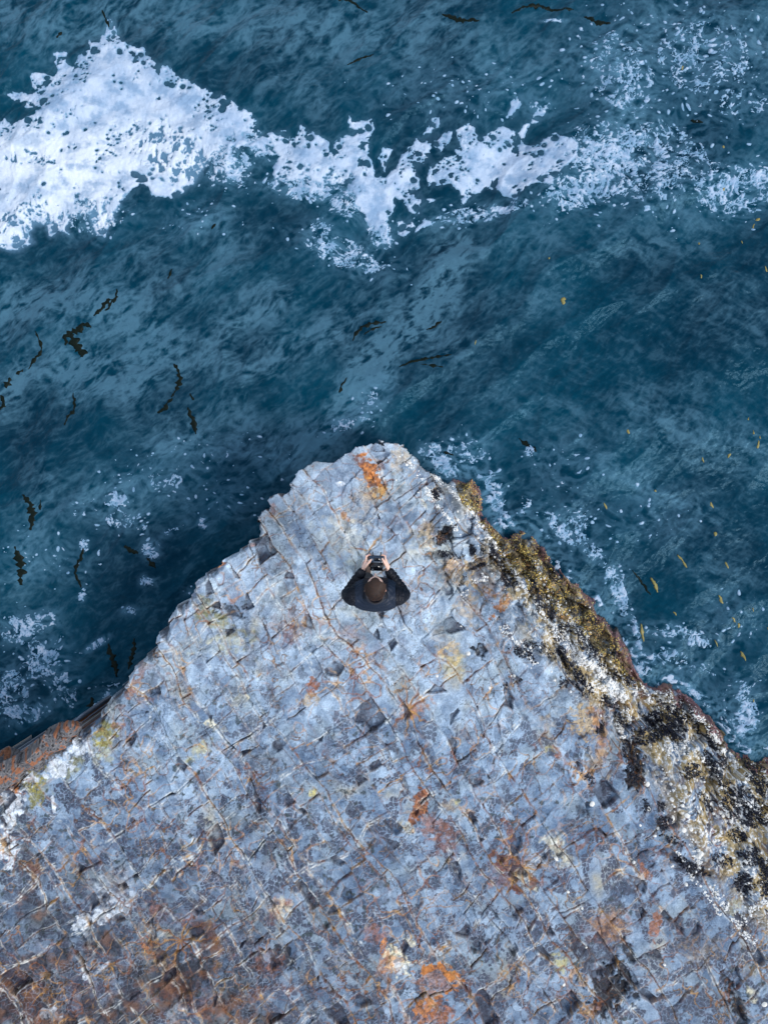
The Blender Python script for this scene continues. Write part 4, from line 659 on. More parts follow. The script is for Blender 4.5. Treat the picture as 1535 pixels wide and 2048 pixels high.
GOLD = [((1125, 603), 9, 15, 10, 'largest yellow kelp scrap, right of the arched dark reflection'), ((1360, 140), 4, 9, 20, 'yellow kelp scrap in the speckled foam at upper right'), ((1440, 300), 4, 5, 0, 'small yellow kelp scrap in the right end of the foam band'), ((1442, 383), 5, 7, 30, 'yellow kelp scrap lower in the right end of the foam band'), ((1516, 438), 5, 9, 60, 'curled yellow kelp scrap at the right edge below the foam'),
        ((1507, 452), 3, 10, 20, 'thin yellow kelp scrap just below the curled one'), ((1397, 487), 3, 5, 0, 'tiny yellow kelp scrap below the foam band at right'), ((1480, 486), 2.5, 6, 0, 'tiny thin yellow kelp scrap below the foam near right edge'), ((1522, 543), 4, 12, -15, 'long yellow kelp scrap at the right edge in open water'), ((1391, 560), 3, 8, 0, 'pale yellow kelp scrap in open water left of the long one'),
        ((1093, 522), 3, 4, 0, 'tiny yellow kelp scrap above the largest one'), ((1491, 839), 4, 5, 0, 'topmost yellow kelp scrap of the chain near the right edge'), ((1499, 866), 5, 8, -10, 'second yellow kelp scrap in the chain near the right edge'), ((1508, 890), 5, 16, 10, 'largest yellow kelp scrap in the chain near the right edge'), ((1512, 876), 3, 5, 0, 'small yellow kelp scrap right of that chain'),
        ((1247, 866), 4, 9, -15, 'yellow kelp scrap alone right of the rock tip'), ((1454, 912), 4, 9, 20, 'forked yellow kelp scrap below the chain near the right edge'), ((1404, 920), 3, 12, -30, 'slanting brownish yellow kelp scrap in open water'), ((1308, 982), 3.5, 5, -30, 'small orange-yellow kelp scrap above the long slanting one'), ((1205, 1012), 4, 14, -25, 'olive kelp scrap near the white wash by the weedy rock'),
        ((1425, 1010), 4, 13, -20, 'olive-yellow kelp scrap in open water at right'), ((1360, 1122), 4.5, 30, -33, 'long slanting golden kelp blade right of the weedy rock'), ((1428, 1068), 6, 9, 10, 'ragged golden kelp cluster in open water at right'), ((1452, 1130), 4, 14, -25, 'golden kelp scrap below the ragged cluster'), ((1308, 1170), 6, 32, -25, 'broad golden kelp blade close to the weedy rock'),
        ((1345, 1226), 4, 9, -40, 'golden kelp scrap below the broad blade'), ((1438, 1198), 6, 18, -25, 'dark golden kelp clump at right, above the white flecks'), ((1461, 1238), 4, 12, -30, 'golden kelp scrap right above the orange one'), ((1472, 1250), 4, 10, 0, 'orange kelp scrap at right near the white flecks'), ((1500, 1218), 3, 8, -20, 'small brown kelp scrap near the right edge'),
        ((1480, 1310), 6, 20, -25, 'brown kelp clump right of the white flecks'), ((1531, 1256), 4, 8, -40, 'kelp scrap cut by the right edge of the picture'), ((1283, 1265), 5, 36, -8, 'brown kelp fringe along the white wash by the rock'), ((1427, 1285), 4, 14, -20, 'small orange-brown kelp among the white flecks'), ((1498, 1398), 4, 7, 0, 'small orange kelp scrap above the white swirl at lower right'), ((948, 690), 2.5, 9, 10, 'tiny pale kelp scrap right of the long thin dark reflection')]
for i, ((x, y), wd_, ln, an, lb) in enumerate(GOLD):
    s_, c_ = math.sin(math.radians(an)), math.cos(math.radians(an)); h_ = ln * .5
    ribbon('kelp_scrap', [(x + s_ * h_, y - c_ * h_), (x + 1.5 * math.sin(i * 2.1), y - ln * .1), (x - s_ * h_ + math.sin(i), y + c_ * h_)], wd_ * .95, m_kgold, lb, 'yellow kelp scraps floating at right', i * 5 + 2, .9, 'kelp scrap', .003, .0005)

# ------------------------------------------------------------------ broken rusty boulders wedged along the lower left edge
m_bould = material('rusty_boulder', attr='tint', rough=.75, var=.3, vscale=30, bump=.9, bscale=30, bdist=.02, spec=.3)
for i, (px, py, rr, sq, lb) in enumerate([(2, 1556, 46, .5, 'rust-brown boulder cut by the left edge of the picture, below the water'), (48, 1538, 34, .55, 'second rusty boulder from the left edge, beside white quartz'), (84, 1512, 32, .5, 'jagged brown boulder in the middle of the rusty ledge at left'), (118, 1488, 28, .5, 'orange-topped boulder near the upper end of the rusty ledge at left'),
                                          (150, 1470, 22, .55, 'small orange boulder at the upper end of the rusty ledge at left'), (-50, 1590, 50, .5, 'grey-brown boulder beyond the left end of the rusty ledge')]):
    bm = bmesh.new(); bmesh.ops.create_icosphere(bm, subdivisions=6, radius=1); co = np.array([v.co[:] for v in bm.verts]); rg = np.random.RandomState(60 + i)
    for _ in range(16):                                  # knock flat facets off a ball
        nv = rg.normal(0, 1, 3); nv /= np.linalg.norm(nv); dd = co @ nv; c_ = rg.uniform(.55, .85); co = co - np.clip(dd - c_, 0, None)[:, None] * nv * .92
    nn_ = fbm(co[:, 0] * 3 + i * 9, co[:, 1] * 3 + co[:, 2] * 2, 4, 700); co = co * (1 + .10 * nn_)[:, None]; r_m = rr / 178.
    co = co * np.array([r_m * 1.35, r_m * .95, r_m * 1.35])
    for v, c_ in zip(bm.verts, co): v.co = c_
    me = bpy.data.meshes.new('boulder'); bm.to_mesh(me); bm.free(); me.materials.append(m_bould)
    for p_ in me.polygons: p_.use_smooth = True
    q1 = fbm(co[:, 0] * 12 + i, co[:, 1] * 12 + co[:, 2] * 8, 4, 701); q2 = fbm(co[:, 0] * 30, co[:, 1] * 30 + co[:, 2] * 20, 4, 702)
    tc_ = lerp(np.broadcast_to(col(.10, .105, .12), co.shape), np.broadcast_to(col(.27, .25, .24), co.shape), sst(-.4, .5, q2)); tc_ = lerp(tc_, np.broadcast_to(col(.30, .11, .045), co.shape), .85 * sst(.12, .30, q1 + .5 * q2)); tc_ = lerp(tc_, np.broadcast_to(col(.02, .02, .025), co.shape), .9 * sst(.22, .34, q2 - .4 * q1))
    set_t = me.color_attributes.new('tint', 'FLOAT_COLOR', 'POINT'); c4 = np.ones((len(co), 4), np.float32); c4[:, :3] = tc_; set_t.data.foreach_set('color', c4.ravel())
    o = bpy.data.objects.new('boulder', me); C.objects.link(o); o.location = P3(px - 5, py - 10, -.10); o.rotation_euler = (0, .1 * (i % 3 - 1), math.radians(30 + 8 * (i % 3)))
    tag(o, lb, 'boulder', 'rusty boulders along the lower left edge')

# ------------------------------------------------------------------ the man with the remote control
BX, BY = -.075, -.735
def to_obj(name, bm, mat, parent=None, smooth=True):
    me = bpy.data.meshes.new(name); bm.to_mesh(me); bm.free(); me.materials.append(mat)
    if smooth:
        for p in me.polygons: p.use_smooth = True
    o = bpy.data.objects.new(name, me); C.objects.link(o)
    if parent: o.parent = parent
    return o
def cap(bm, a, ra, b, rb, seg=14, flat=None):            # tapered limb piece with round ends; flat = (axis, factor)
    a, b = Vector(a), Vector(b); ax = (b - a); ln = ax.length; q = ax.to_track_quat('Z', 'Y') if ln > 1e-6 else Matrix.Identity(3).to_quaternion()
    rows = []
    for i in range(5): t_ = math.pi / 2 * (1 - i / 4.); rows.append((-ra * math.sin(t_), ra * math.cos(t_)))
    for i in range(5): t_ = math.pi / 2 * (i / 4.); rows.append((ln + rb * math.sin(t_), rb * math.cos(t_)))
    vs = []
    for z_, r_ in rows:
        ring = []
        for j in range(seg):
            an = 2 * math.pi * j / seg; v = q @ Vector((max(r_, 1e-4) * math.cos(an), max(r_, 1e-4) * math.sin(an), z_))
            if flat: v -= flat[0] * v.dot(flat[0]) * (1 - flat[1]) - flat[0] * (q @ Vector((0, 0, z_))).dot(flat[0]) * (1 - flat[1])
            ring.append(bm.verts.new(a + v))
        vs.append(ring)
    for r0, r1 in zip(vs[:-1], vs[1:]):
        for j in range(seg): bm.faces.new((r0[j], r0[(j + 1) % seg], r1[(j + 1) % seg], r1[j]))
    bm.faces.new(vs[0][::-1]); bm.faces.new(vs[-1])
def loft(bm, secs, seg=32, p=2.3):                       # secs: (z, cx, cy, rx, ry)
    vs = []
    for (z, cx, cy, rx, ry) in secs:
        ring = []
        for j in range(seg):
            an = 2 * math.pi * j / seg; c_, s_ = math.cos(an), math.sin(an)
            ring.append(bm.verts.new((cx + rx * math.copysign(abs(c_) ** (2 / p), c_), cy + ry * math.copysign(abs(s_) ** (2 / p), s_), z)))
        vs.append(ring)
    for r0, r1 in zip(vs[:-1], vs[1:]):
        for j in range(seg): bm.faces.new((r0[j], r0[(j + 1) % seg], r1[(j + 1) % seg], r1[j]))
    bm.faces.new(vs[0][::-1]); bm.faces.new(vs[-1])
def remeshed(bm, voxel, smooth=3, name='body'):
    me = bpy.data.meshes.new('tmp'); bm.to_mesh(me); bm.free(); o = bpy.data.objects.new('tmp', me); C.objects.link(o)
    r_ = o.modifiers.new('r', 'REMESH'); r_.mode = 'VOXEL'; r_.voxel_size = voxel
    s_ = o.modifiers.new('s', 'SMOOTH'); s_.iterations = smooth; s_.factor = .5
    dg_ = bpy.context.evaluated_depsgraph_get(); dg_.update(); out = bpy.data.meshes.new_from_object(o.evaluated_get(dg_)); out.name = name
    bpy.data.objects.remove(o); bpy.data.meshes.remove(me)
    for p_ in out.polygons: p_.use_smooth = True
    return out
def mesh_np(me):
    a = np.empty(len(me.vertices) * 3, np.float32); me.vertices.foreach_get('co', a); b = np.empty(len(me.vertices) * 3, np.float32); me.vertices.foreach_get('normal', b); return a.reshape(-1, 3), b.reshape(-1, 3)
def set_tint(me, c):
    at = me.color_attributes.new('tint', 'FLOAT_COLOR', 'POINT'); c4 = np.ones((len(c), 4), np.float32); c4[:, :3] = c; at.data.foreach_set('color', c4.ravel())
m_skin = material('skin', attr='tint', rough=.5, spec=.4, var=.06, vscale=60, bump=.15, bscale=260, bdist=.002, sss=.15)
m_hair = material('brown_hair', (.020, .010, .007), .6, var=.75, vscale=75, spec=.5)
m_jack = material('navy_nylon', attr='tint', rough=.5, spec=.25, var=.2, vscale=70, bump=.45, bscale=70, bdist=.004)
m_trou = material('black_cloth', (.012, .012, .015), .8, var=.2, vscale=50, bump=.3, bscale=120)
m_shoe = material('brown_suede', (.10, .065, .05), .8, var=.08, vscale=60)
m_sole = material('white_rubber', (.78, .76, .72), .7)
m_black = material('black_plastic', (.008, .009, .012), .32, var=.1, vscale=50, spec=.5)
m_slate = material('dark_blue_plastic', (.012, .028, .055), .35, spec=.5)
m_glass = material('screen_glass', (.004, .005, .008), .06, spec=.6)
m_white = material('white_plastic', (.8, .8, .8), .4)
m_grey = material('grey_plastic', (.16, .19, .23), .4)
HC = Vector((.002, .098, 1.668))                         # head centre, local
def head_pt(u, v, grow=0.):                              # u: azimuth (0 = front), v: elevation
    x = math.cos(v) * math.sin(u); y = math.cos(v) * math.cos(u); z = math.sin(v)
    X_, Y_, Z_ = x * .0745, y * .097, z * .118
    X_ *= 1 + .06 * max(0, -y)                            # wider behind the ears
    if z < 0: X_ *= 1 - .30 * min(1, -z) ** 1.3; Y_ *= 1 - .22 * (-z) ** 2 * (1 if y > 0 else 1.4)
    if z < -.3 and y > 0: Y_ += .014 * math.exp(-((x / .35) ** 2)) * min(1, (-z - .3) * 2)
    f = max(0, y)
    g = lambda cx, cz, sx, sz: math.exp(-(((x - cx) / sx) ** 2 + ((z - cz) / sz) ** 2)) * (f > 0)
    Y_ += .030 * g(0, -.30, .13, .13) + .016 * g(0, -.12, .10, .18) + .005 * g(0, .14, .5, .10) - .010 * (g(.38, -.04, .2, .12) + g(-.38, -.04, .2, .12)) + .006 * g(0, -.56, .22, .05) + .005 * g(0, -.68, .2, .05) + .004 * (g(.5, -.25, .2, .15) + g(-.5, -.25, .2, .15))
    p = Vector((X_, Y_, Z_)); return HC + p + (p.normalized() * grow if grow else Vector((0, 0, 0)))
bm = bmesh.new(); vs = []
for i in range(41):
    v = -math.pi / 2 + math.pi * i / 40 * .998 + .001; vs.append([bm.verts.new(head_pt(2 * math.pi * j / 64, v)) for j in range(64)])
for r0, r1 in zip(vs[:-1], vs[1:]):
    for j in range(64): bm.faces.new((r0[j], r0[(j + 1) % 64], r1[(j + 1) % 64], r1[j]))
bm.faces.new(vs[0][::-1]); bm.faces.new(vs[-1]); bmesh.ops.recalc_face_normals(bm, faces=bm.faces)
for s_ in (-1, 1):                                       # ears
    cap(bm, HC + Vector((s_ * .078, -.012, -.028)), .011, HC + Vector((s_ * .084, -.020, .018)), .016, 12, (Vector((1, 0, 0)), .55))
cap(bm, (0, .02, 1.46), .066, HC + Vector((0, -.022, -.06)), .056, 20)
loft(bm, [(.86, 0, -.03, .14, .10), (.96, 0, -.03, .155, .11), (1.10, 0, -.02, .14, .10), (1.28, 0, 0, .16, .11), (1.38, 0, 0, .16, .09), (1.43, 0, 0, .13, .07), (1.48, 0, .01, .07, .055)])
FEET = {-1: (Vector((-.10, .02, 0)), -6), 1: (Vector((.155, -.20, 0)), 10)}
for s_ in (-1, 1):
    an = FEET[s_][0]; hip = Vector((s_ * .09, -.02, .90)); knee = (hip + an) * .5 + Vector((0, .05, 0)); ank = an + Vector((0, 0, .09))
    cap(bm, hip, .083, knee, .055); cap(bm, knee, .055, knee * .45 + ank * .55, .05); cap(bm, knee * .45 + ank * .55, .05, ank, .036); cap(bm, ank, .034, an + Vector((0, .13, .035)), .03)
    sh, el, wr = Vector((s_ * .17, -.01, 1.395)), Vector((s_ * .24, -.015, 1.15)), Vector((s_ * .118, .20, 1.165))
    cap(bm, sh, .050, el, .038); cap(bm, el, .040, wr, .026)
    # hand: flat palm beside the controller, thumb on top, fingers closed round its far side
    kn = Vector((s_ * .088, .288, 1.178)); side = Vector((s_ * .55, -.2, .8)).normalized()
    cap(bm, wr, .025, kn, .032, 16, (Vector((1, .35 * s_, .2)).normalized(), .62)); cap(bm, wr + Vector((s_ * -.008, .035, .010)), .020, kn + Vector((0, -.01, .010)), .022)
    for f in range(4):
        z = 1.204 - .0195 * f; L_ = (.92, 1.0, .95, .78)[f]
        a = Vector((s_ * .088, .292 - .004 * f, z)); b = Vector((s_ * (.086 - .003 * f), .292 + .046 * L_ - .006 * f, z - .004)); c = b + Vector((s_ * -.026 * L_, .010 - .012 * f * .4, -.003)); e = c + Vector((s_ * -.022 * L_, -.007, -.002))
        cap(bm, a, .0105, b, .0092, 12); cap(bm, b, .0092, c, .0084, 12); cap(bm, c, .0084, e, .0074, 12)
    if s_ < 0: tp = [Vector((-.100, .232, 1.186)), Vector((-.078, .262, 1.212)), Vector((-.056, .284, 1.226)), Vector((-.044, .302, 1.224))]
    else: tp = [Vector((.102, .232, 1.186)), Vector((.084, .268, 1.210)), Vector((.070, .292, 1.222)), Vector((.060, .312, 1.222))]
    for a, b, r0, r1 in ((tp[0], tp[1], .015, .0125), (tp[1], tp[2], .0125, .0108), (tp[2], tp[3], .0108, .0088)): cap(bm, a, r0, b, r1, 12)
bmesh.ops.recalc_face_normals(bm, faces=bm.faces)
body_me = remeshed(bm, .0036, 2, 'body'); co, no = mesh_np(body_me)
tint = np.tile(col(.74, .50, .41), (len(co), 1))
hd = co - np.array(HC)
lip = np.exp(-((hd[:, 0] / .022) ** 2 + ((hd[:, 2] + .073) / .009) ** 2)) * (hd[:, 1] > .05); tint = tint + (np.array([.50, .17, .14]) - tint) * (lip * .8)[:, None]
ear = (np.abs(hd[:, 0]) > .078) & (np.abs(hd[:, 2]) < .06); tint = np.where(ear[:, None], np.array([.60, .32, .25]), tint)
tipm = np.exp(-((co[:, 1] - .36) / .03) ** 2) * (co[:, 2] < 1.3) * (co[:, 2] > 1.05); tint = tint * (1 - np.array([0, .12, .14]) * tipm[:, None])
set_tint(body_me, tint); body_me.materials.clear(); body_me.materials.append(m_skin)
G0 = float(hz(BX, BY))
man = bpy.data.objects.new('person', None); C.objects.link(man); man.location = (BX, BY, G0 + .0)
tag(man, 'person in a dark navy quilted jacket standing on the rock, holding a remote control', 'person')
bo = bpy.data.objects.new('body', body_me); C.objects.link(bo); bo.parent = man
# eyes and brows
for s_ in (-1, 1):
    e = bmesh.new(); bmesh.ops.create_uvsphere(e, u_segments=16, v_segments=10, radius=.0118, matrix=Matrix.Translation(HC + Vector((s_ * .031, .0745, -.006)))); ob = to_obj('eye', e, m_white, man)
    e = bmesh.new(); bmesh.ops.create_uvsphere(e, u_segments=12, v_segments=8, radius=.0055, matrix=Matrix.Translation(HC + Vector((s_ * .031, .082, -.008)))); io = to_obj('iris', e, m_hair); io.parent = ob
    e = bmesh.new(); cap(e, HC + Vector((s_ * .014, .096, .013)), .003, HC + Vector((s_ * .046, .084, .016)), .0024, 8); to_obj('eyebrow', e, m_hair, man)
# hair
bm = bmesh.new(); grid = {}; rr_ = random.Random(4)
def hairline(u):                                         # lowest elevation (radians) that carries hair
    a = abs((u + math.pi) % (2 * math.pi) - math.pi)
    return float(np.interp(a, [0, .35, .75, 1.15, 1.45, 1.75, 2.1, 3.15], [.62, .66, .78, .50, -.02, .16, -.35, -.62]))
NU, NV = 96, 40
for j in range(NU):
    u = 2 * math.pi * j / NU; lo = hairline(u)
    for i in range(NV):
        v = lo + (math.pi / 2 - .01 - lo) * i / (NV - 1); gr_ = (.0015 if i == 0 else .006 + .012 * min(1, max(0, (v + .2) / 1.2)) * min(1, i / 5)) + .0028 * float(gn(np.array([u * 7.]), np.array([v * 5.]), 77)[0]) * (i > 1) + rr_.uniform(-.0007, .0007)
        grid[i, j] = bm.verts.new(head_pt(u, v, gr_))
for i in range(NV - 1):
    for j in range(NU): bm.faces.new((grid[i, j], grid[i, (j + 1) % NU], grid[i + 1, (j + 1) % NU], grid[i + 1, j]))
bm.faces.new([grid[NV - 1, j] for j in range(NU)])
for _ in range(5200):                                    # short swept locks
    u = rr_.uniform(0, 2 * math.pi); lo = hairline(u); v = lo + (math.pi / 2 - lo) * (1 - math.sqrt(rr_.random()) * .98)
    g_ = .008 + .011 * min(1, max(0, (v + .2) / 1.2)); p = head_pt(u, v, g_); nrm = (p - HC).normalized()
    swirl = Vector((.15 * math.sin(9 * u), .9, .1)) if v > .35 else Vector((0, .15, -1)); tdir = (swirl - nrm * swirl.dot(nrm)).normalized(); tdir = (tdir + Vector((rr_.gauss(0, .35), rr_.gauss(0, .25), 0))).normalized()
    wv = nrm.cross(tdir).normalized() * rr_.uniform(.0012, .0026); ln = rr_.uniform(.010, .020) * (.5 if v < .25 or v - lo < .12 else 1)
    a = p - nrm * .003; b = a + tdir * ln * .55 + nrm * .0045; c = a + tdir * ln + nrm * .0035
    q = [bm.verts.new(a - wv), bm.verts.new(a + wv), bm.verts.new(b + wv), bm.verts.new(b - wv), bm.verts.new(c)]
    fa_ = [bm.faces.new(q[:4]), bm.faces.new((q[3], q[2], q[4]))]; mi_ = 1 if rr_.random() < .4 else 0
    for f_ in fa_: f_.material_index = mi_
ho = to_obj('hair', bm, m_hair, man); ho.data.materials.append(material('brown_hair_light', (.055, .026, .016), .6, var=.4, vscale=90, spec=.3))
# jacket
bm = bmesh.new()
loft(bm, [(.86, 0, -.02, .175, .135), (.94, 0, -.02, .18, .14), (1.05, 0, -.015, .172, .138), (1.20, 0, -.008, .215, .146), (1.32, 0, -.003, .225, .150), (1.40, 0, -.002, .215, .136), (1.455, 0, .004, .18, .112), (1.495, 0, .012, .115, .085), (1.525, 0, .018, .082, .075)], 40, 2.4)
ARM = {}
for s_ in (-1, 1):
    sh, el, wr = Vector((s_ * .192, -.008, 1.40)), Vector((s_ * .250, -.018, 1.15)), Vector((s_ * .134, .175, 1.16)); ARM[s_] = (sh, el, wr)
    cap(bm, (s_ * .09, .0, 1.43), .07, sh, .078, 20); cap(bm, sh, .080, el, .062, 20); cap(bm, el, .062, wr, .043, 20); cap(bm, wr, .042, wr + (wr - el).normalized() * .012, .039, 20)
bmesh.ops.recalc_face_normals(bm, faces=bm.faces)
jm = remeshed(bm, .005, 6, 'jacket'); co, no = mesh_np(jm); disp = np.zeros(len(co)); tint = np.tile(col(.004, .006, .012), (len(co), 1))
def seg_t(co, a, b):
    a, b = np.array(a), np.array(b); ab = b - a; t_ = np.clip(((co - a) @ ab) / (ab @ ab), 0, 1); return t_, np.linalg.norm(co - a - t_[:, None] * ab, axis=1), np.linalg.norm(ab)
on_arm = np.abs(co[:, 0]) > .165 - .0 * co[:, 1]
fore = np.zeros(len(co), bool)
for s_ in (-1, 1):
    sh, el, wr = ARM[s_]; m_ = co[:, 0] * s_ > 0; t1, d1, l1 = seg_t(co, sh, el); t2, d2, l2 = seg_t(co, el, wr)
    f_ = m_ & ((d2 < d1) & (d2 < .075)); fore |= f_; ph = np.where(d2 < d1, l1 + t2 * l2, t1 * l1) / .040
    wob = .35 * fbm(co[:, 0] * 30, co[:, 1] * 30 + co[:, 2] * 20, 2, 600); pu = np.abs(np.sin(np.pi * (ph + wob))) ** .55
    disp = np.where(m_ & (on_arm | f_), .0125 * pu - .005, disp)
tor = ~(on_arm | fore)
rad = np.hypot(co[:, 0] * .62, co[:, 1] * 1.1) + .6 * (1.5 - co[:, 2]); pu = np.abs(np.sin(np.pi * rad / .036)) ** .5
disp = np.where(tor, .0065 * pu - .003, disp) + .004 * fbm(co[:, 0] * 14 + 3 * co[:, 2], co[:, 1] * 14 + 5 * co[:, 2], 3, 601)
yoke = sst(.10, .12, np.abs(co[:, 0])) * (1 - sst(.172, .182, np.abs(co[:, 0]))) * (co[:, 2] > 1.25) * (np.abs(co[:, 1]) < .5) + (co[:, 1] < -.015) * (co[:, 2] > 1.38) * (np.abs(co[:, 0]) < .175) * .8
tint = tint + (np.array([.010, .018, .036]) - tint) * np.clip(yoke, 0, 1)[:, None]
fine = np.abs(np.sin(co[:, 0] * 420)) * .0006; disp += np.where(yoke > .4, fine, 0)
seam = np.exp(-((np.abs(co[:, 0]) - .178) / .004) ** 2) * (co[:, 2] > 1.3); disp -= .004 * seam
co = co + no * disp[:, None]; jm.vertices.foreach_set('co', co.astype(np.float32).ravel()); jm.update(); set_tint(jm, tint); jm.materials.clear(); jm.materials.append(m_jack)
jk = bpy.data.objects.new('jacket', jm); C.objects.link(jk); jk.parent = man
bm = bmesh.new()                                         # collar stands up around the neck
for (z0, z1, r0, r1) in [(1.505, 1.565, .082, .074)]:
    vs = []
    for (z, r_) in [(z0, r0), (z0 + .02, r0 + .007), (z1, r1 + .006), (z1 + .004, r1), (z1, r1 - .008), (z0, r0 - .012)]:
        vs.append([bm.verts.new((r_ * math.sin(a_ * math.pi / 24), .022 + r_ * .98 * math.cos(a_ * math.pi / 24), z - .028 * max(0, math.cos(a_ * math.pi / 24)))) for a_ in range(48)])
    for r0_, r1_ in zip(vs, vs[1:] + vs[:1]):
        for j in range(48): bm.faces.new((r0_[j], r0_[(j + 1) % 48], r1_[(j + 1) % 48], r1_[j]))
bmesh.ops.recalc_face_normals(bm, faces=bm.faces); cm = material('collar_cloth', (.010, .012, .020), .5, var=.2, vscale=60, bump=.2, bscale=80); co_ = to_obj('collar', bm, cm); co_.parent = jk
for s_ in (-1, 1):                                       # cuffs
    sh, el, wr = ARM[s_]; dr_ = (wr - el).normalized(); bm = bmesh.new(); q = dr_.to_track_quat('Z', 'Y'); vs = []
    for z_, r_ in [(-.018, .040), (-.010, .046), (.012, .0445), (.026, .041), (.028, .036), (.0, .033)]: vs.append([bm.verts.new(wr + q @ Vector((r_ * math.cos(j * math.pi / 12), r_ * math.sin(j * math.pi / 12), z_))) for j in range(24)])
    for r0_, r1_ in zip(vs, vs[1:] + vs[:1]):
        for j in range(24): bm.faces.new((r0_[j], r0_[(j + 1) % 24], r1_[(j + 1) % 24], r1_[j]))
    bmesh.ops.recalc_face_normals(bm, faces=bm.faces); c2_ = to_obj('cuff', bm, cm); c2_.parent = jk
bm = bmesh.new(); bmesh.ops.create_cube(bm, size=1, matrix=Matrix.Translation((-.092, .088, 1.452)) @ Matrix.Rotation(-.85, 4, 'X') @ Matrix.Rotation(-.12, 4, 'Z') @ Matrix.Diagonal((.030, .007, .003, 1))); bmesh.ops.bevel(bm, geom=bm.edges[:], offset=.001, segments=1, affect='EDGES')
lo_ = to_obj('chest_badge', bm, m_white); lo_.parent = jk
# trousers and shoes
bm = bmesh.new(); loft(bm, [(.80, 0, -.025, .15, .11), (.90, 0, -.03, .172, .125), (.99, 0, -.03, .165, .12)], 32)
for s_ in (-1, 1):
    an = FEET[s_][0]; hip = Vector((s_ * .09, -.02, .86)); knee = (hip + an) * .5 + Vector((0, .05, 0)); ank = an + Vector((0, -.005, .10)); cap(bm, hip, .098, knee, .072, 18); cap(bm, knee, .072, ank, .056, 18)
bmesh.ops.recalc_face_normals(bm, faces=bm.faces); tm = remeshed(bm, .008, 4, 'trousers'); tm.materials.clear(); tm.materials.append(m_trou); to_ = bpy.data.objects.new('trousers', tm); C.objects.link(to_); to_.parent = man
for s_ in (-1, 1):
    an, yaw_ = FEET[s_]; gz = float(hz(BX + an.x, BY + an.y + .05)) - G0; bm = bmesh.new(); M_ = Matrix.Translation(Vector((an.x, an.y, gz))) @ Matrix.Rotation(math.radians(-yaw_), 4, 'Z')
    for (secs, nm, mt_, dz) in [([(-.085, .030, .075), (-.06, .038, .095), (0, .040, .10), (.06, .044, .075), (.12, .048, .06), (.165, .042, .052), (.195, .024, .040)], 'shoe', m_shoe, .024), ([(-.098, .028, .03), (-.07, .043, .03), (0, .045, .028), (.06, .049, .026), (.12, .053, .026), (.17, .046, .026), (.205, .026, .026)], 'sole', m_sole, .0)]:
        bm = bmesh.new(); vs = []
        for (y_, hw, hh) in secs: vs.append([bm.verts.new(M_ @ Vector((hw * math.cos(a_ * math.pi / 8) * (1 if math.sin(a_ * math.pi / 8) < .1 else .86), y_, dz + hh * (.5 + .5 * math.sin(a_ * math.pi / 8)) * (1 if nm == 'shoe' else 1)))) for a_ in range(16)])
        for r0_, r1_ in zip(vs[:-1], vs[1:]):
            for j in range(16): bm.faces.new((r0_[j], r0_[(j + 1) % 16], r1_[(j + 1) % 16], r1_[j]))
        bm.faces.new(vs[0][::-1]); bm.faces.new(vs[-1]); bmesh.ops.recalc_face_normals(bm, faces=bm.faces); ob = to_obj(nm, bm, mt_)
        if nm == 'shoe': ob.parent = man; sho = ob
        else: ob.parent = sho

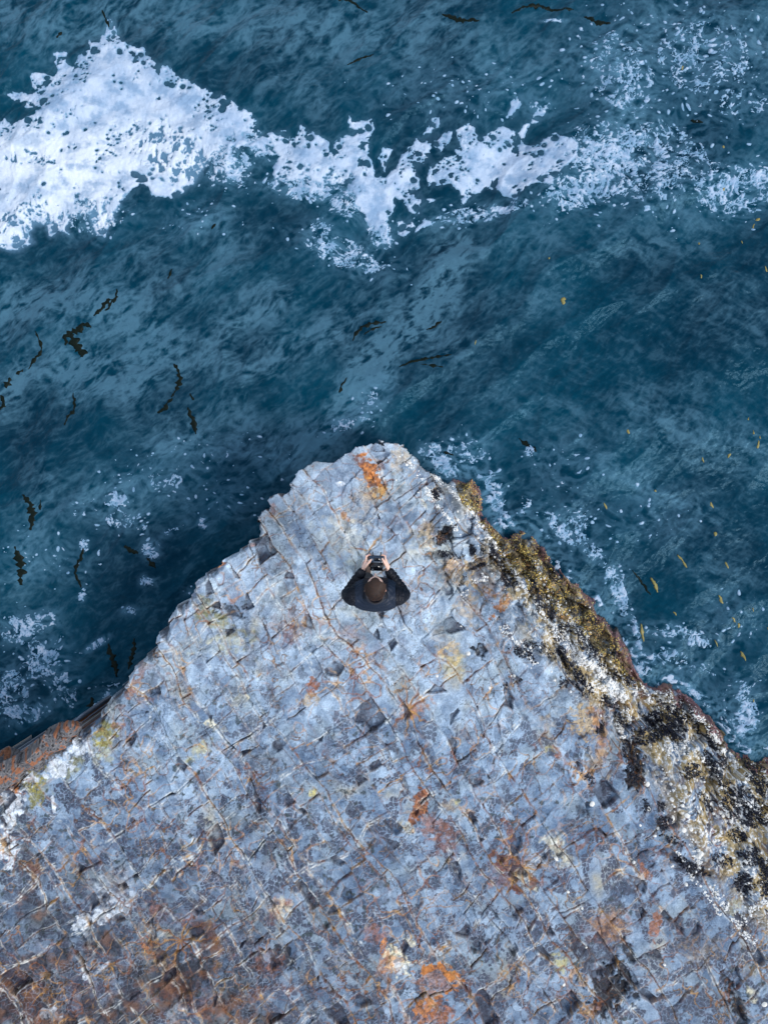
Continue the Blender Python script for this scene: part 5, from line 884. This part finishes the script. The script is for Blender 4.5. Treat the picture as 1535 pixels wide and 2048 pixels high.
# controller: lies between the hands, tilted towards the face
rc = bpy.data.objects.new('remote_controller', None); C.objects.link(rc); rc.location = Vector((BX + .007, BY + .276, G0 + 1.192)); rc.rotation_euler = (math.radians(14), 0, math.radians(-2))
tag(rc, 'black twin-antenna drone remote control held in both hands', 'remote control')
def rbox(sx, sy, sz, loc, bev, seg=3, taper=None, rot=None):
    b_ = bmesh.new(); bmesh.ops.create_cube(b_, size=1, matrix=Matrix.Diagonal((sx, sy, sz, 1)))
    if taper:
        for v in b_.verts:
            if v.co.y < 0: v.co.x *= taper
    if bev: bmesh.ops.bevel(b_, geom=b_.edges[:], offset=bev, segments=seg, affect='EDGES', profile=.6)
    b_.transform(Matrix.Translation(loc) @ (rot or Matrix.Identity(4))); return b_
def cyl(r0, r1, h, loc, seg=20, rot=None):
    b_ = bmesh.new(); bmesh.ops.create_cone(b_, cap_ends=True, segments=seg, radius1=r0, radius2=r1, depth=h); b_.transform(Matrix.Translation(loc) @ (rot or Matrix.Identity(4))); return b_
to_obj('body', rbox(.140, .066, .036, (0, .030, -.004), .013, 4, .92), m_slate, rc)
to_obj('grip', rbox(.028, .08, .03, (-.056, -.008, -.014), .011, 3), m_black, rc); to_obj('grip', rbox(.028, .08, .03, (.056, -.008, -.014), .011, 3), m_black, rc)
ph_ = to_obj('phone', rbox(.118, .078, .008, (.002, -.036, .015), .0035, 3), m_black, rc); g_ = to_obj('screen', rbox(.110, .070, .001, (.002, -.036, .0196), 0), m_glass); g_.parent = ph_
g_ = to_obj('home_button', rbox(.018, .007, .0015, (-.034, -.060, .0206), .0006, 1), m_grey); g_.parent = ph_
to_obj('display', rbox(.050, .030, .002, (.004, .034, .0145), .0008, 1), m_glass, rc); to_obj('face_plate', rbox(.066, .006, .002, (.004, .008, .0148), .0008, 1), m_grey, rc)
for s_ in (-1, 1):
    st = to_obj('control_stick', cyl(.0045, .003, .016, (s_ * .043, .030, .020)), m_black, rc); k_ = to_obj('stick_ring', cyl(.012, .011, .004, (s_ * .043, .030, .0150), 24), m_grey); k_.parent = st
    R_ = Matrix.Rotation(math.radians(-90), 4, 'X') @ Matrix.Rotation(math.radians(s_ * 7), 4, 'Y')
    an_ = to_obj('antenna', rbox(.0105, .044, .009, (s_ * .036, .080, .004), .0025, 2, None, Matrix.Rotation(math.radians(-s_ * 8), 4, 'Z')), m_black, rc); hg = to_obj('hinge', cyl(.006, .006, .014, (s_ * .033, .063, .004), 14, Matrix.Rotation(math.pi / 2, 4, 'Y')), m_black); hg.parent = an_
to_obj('button', cyl(.0048, .0048, .005, (.050, .011, .0165), 18), m_white, rc); to_obj('button', cyl(.0032, .0032, .004, (.060, .034, .0150), 16), m_white, rc)
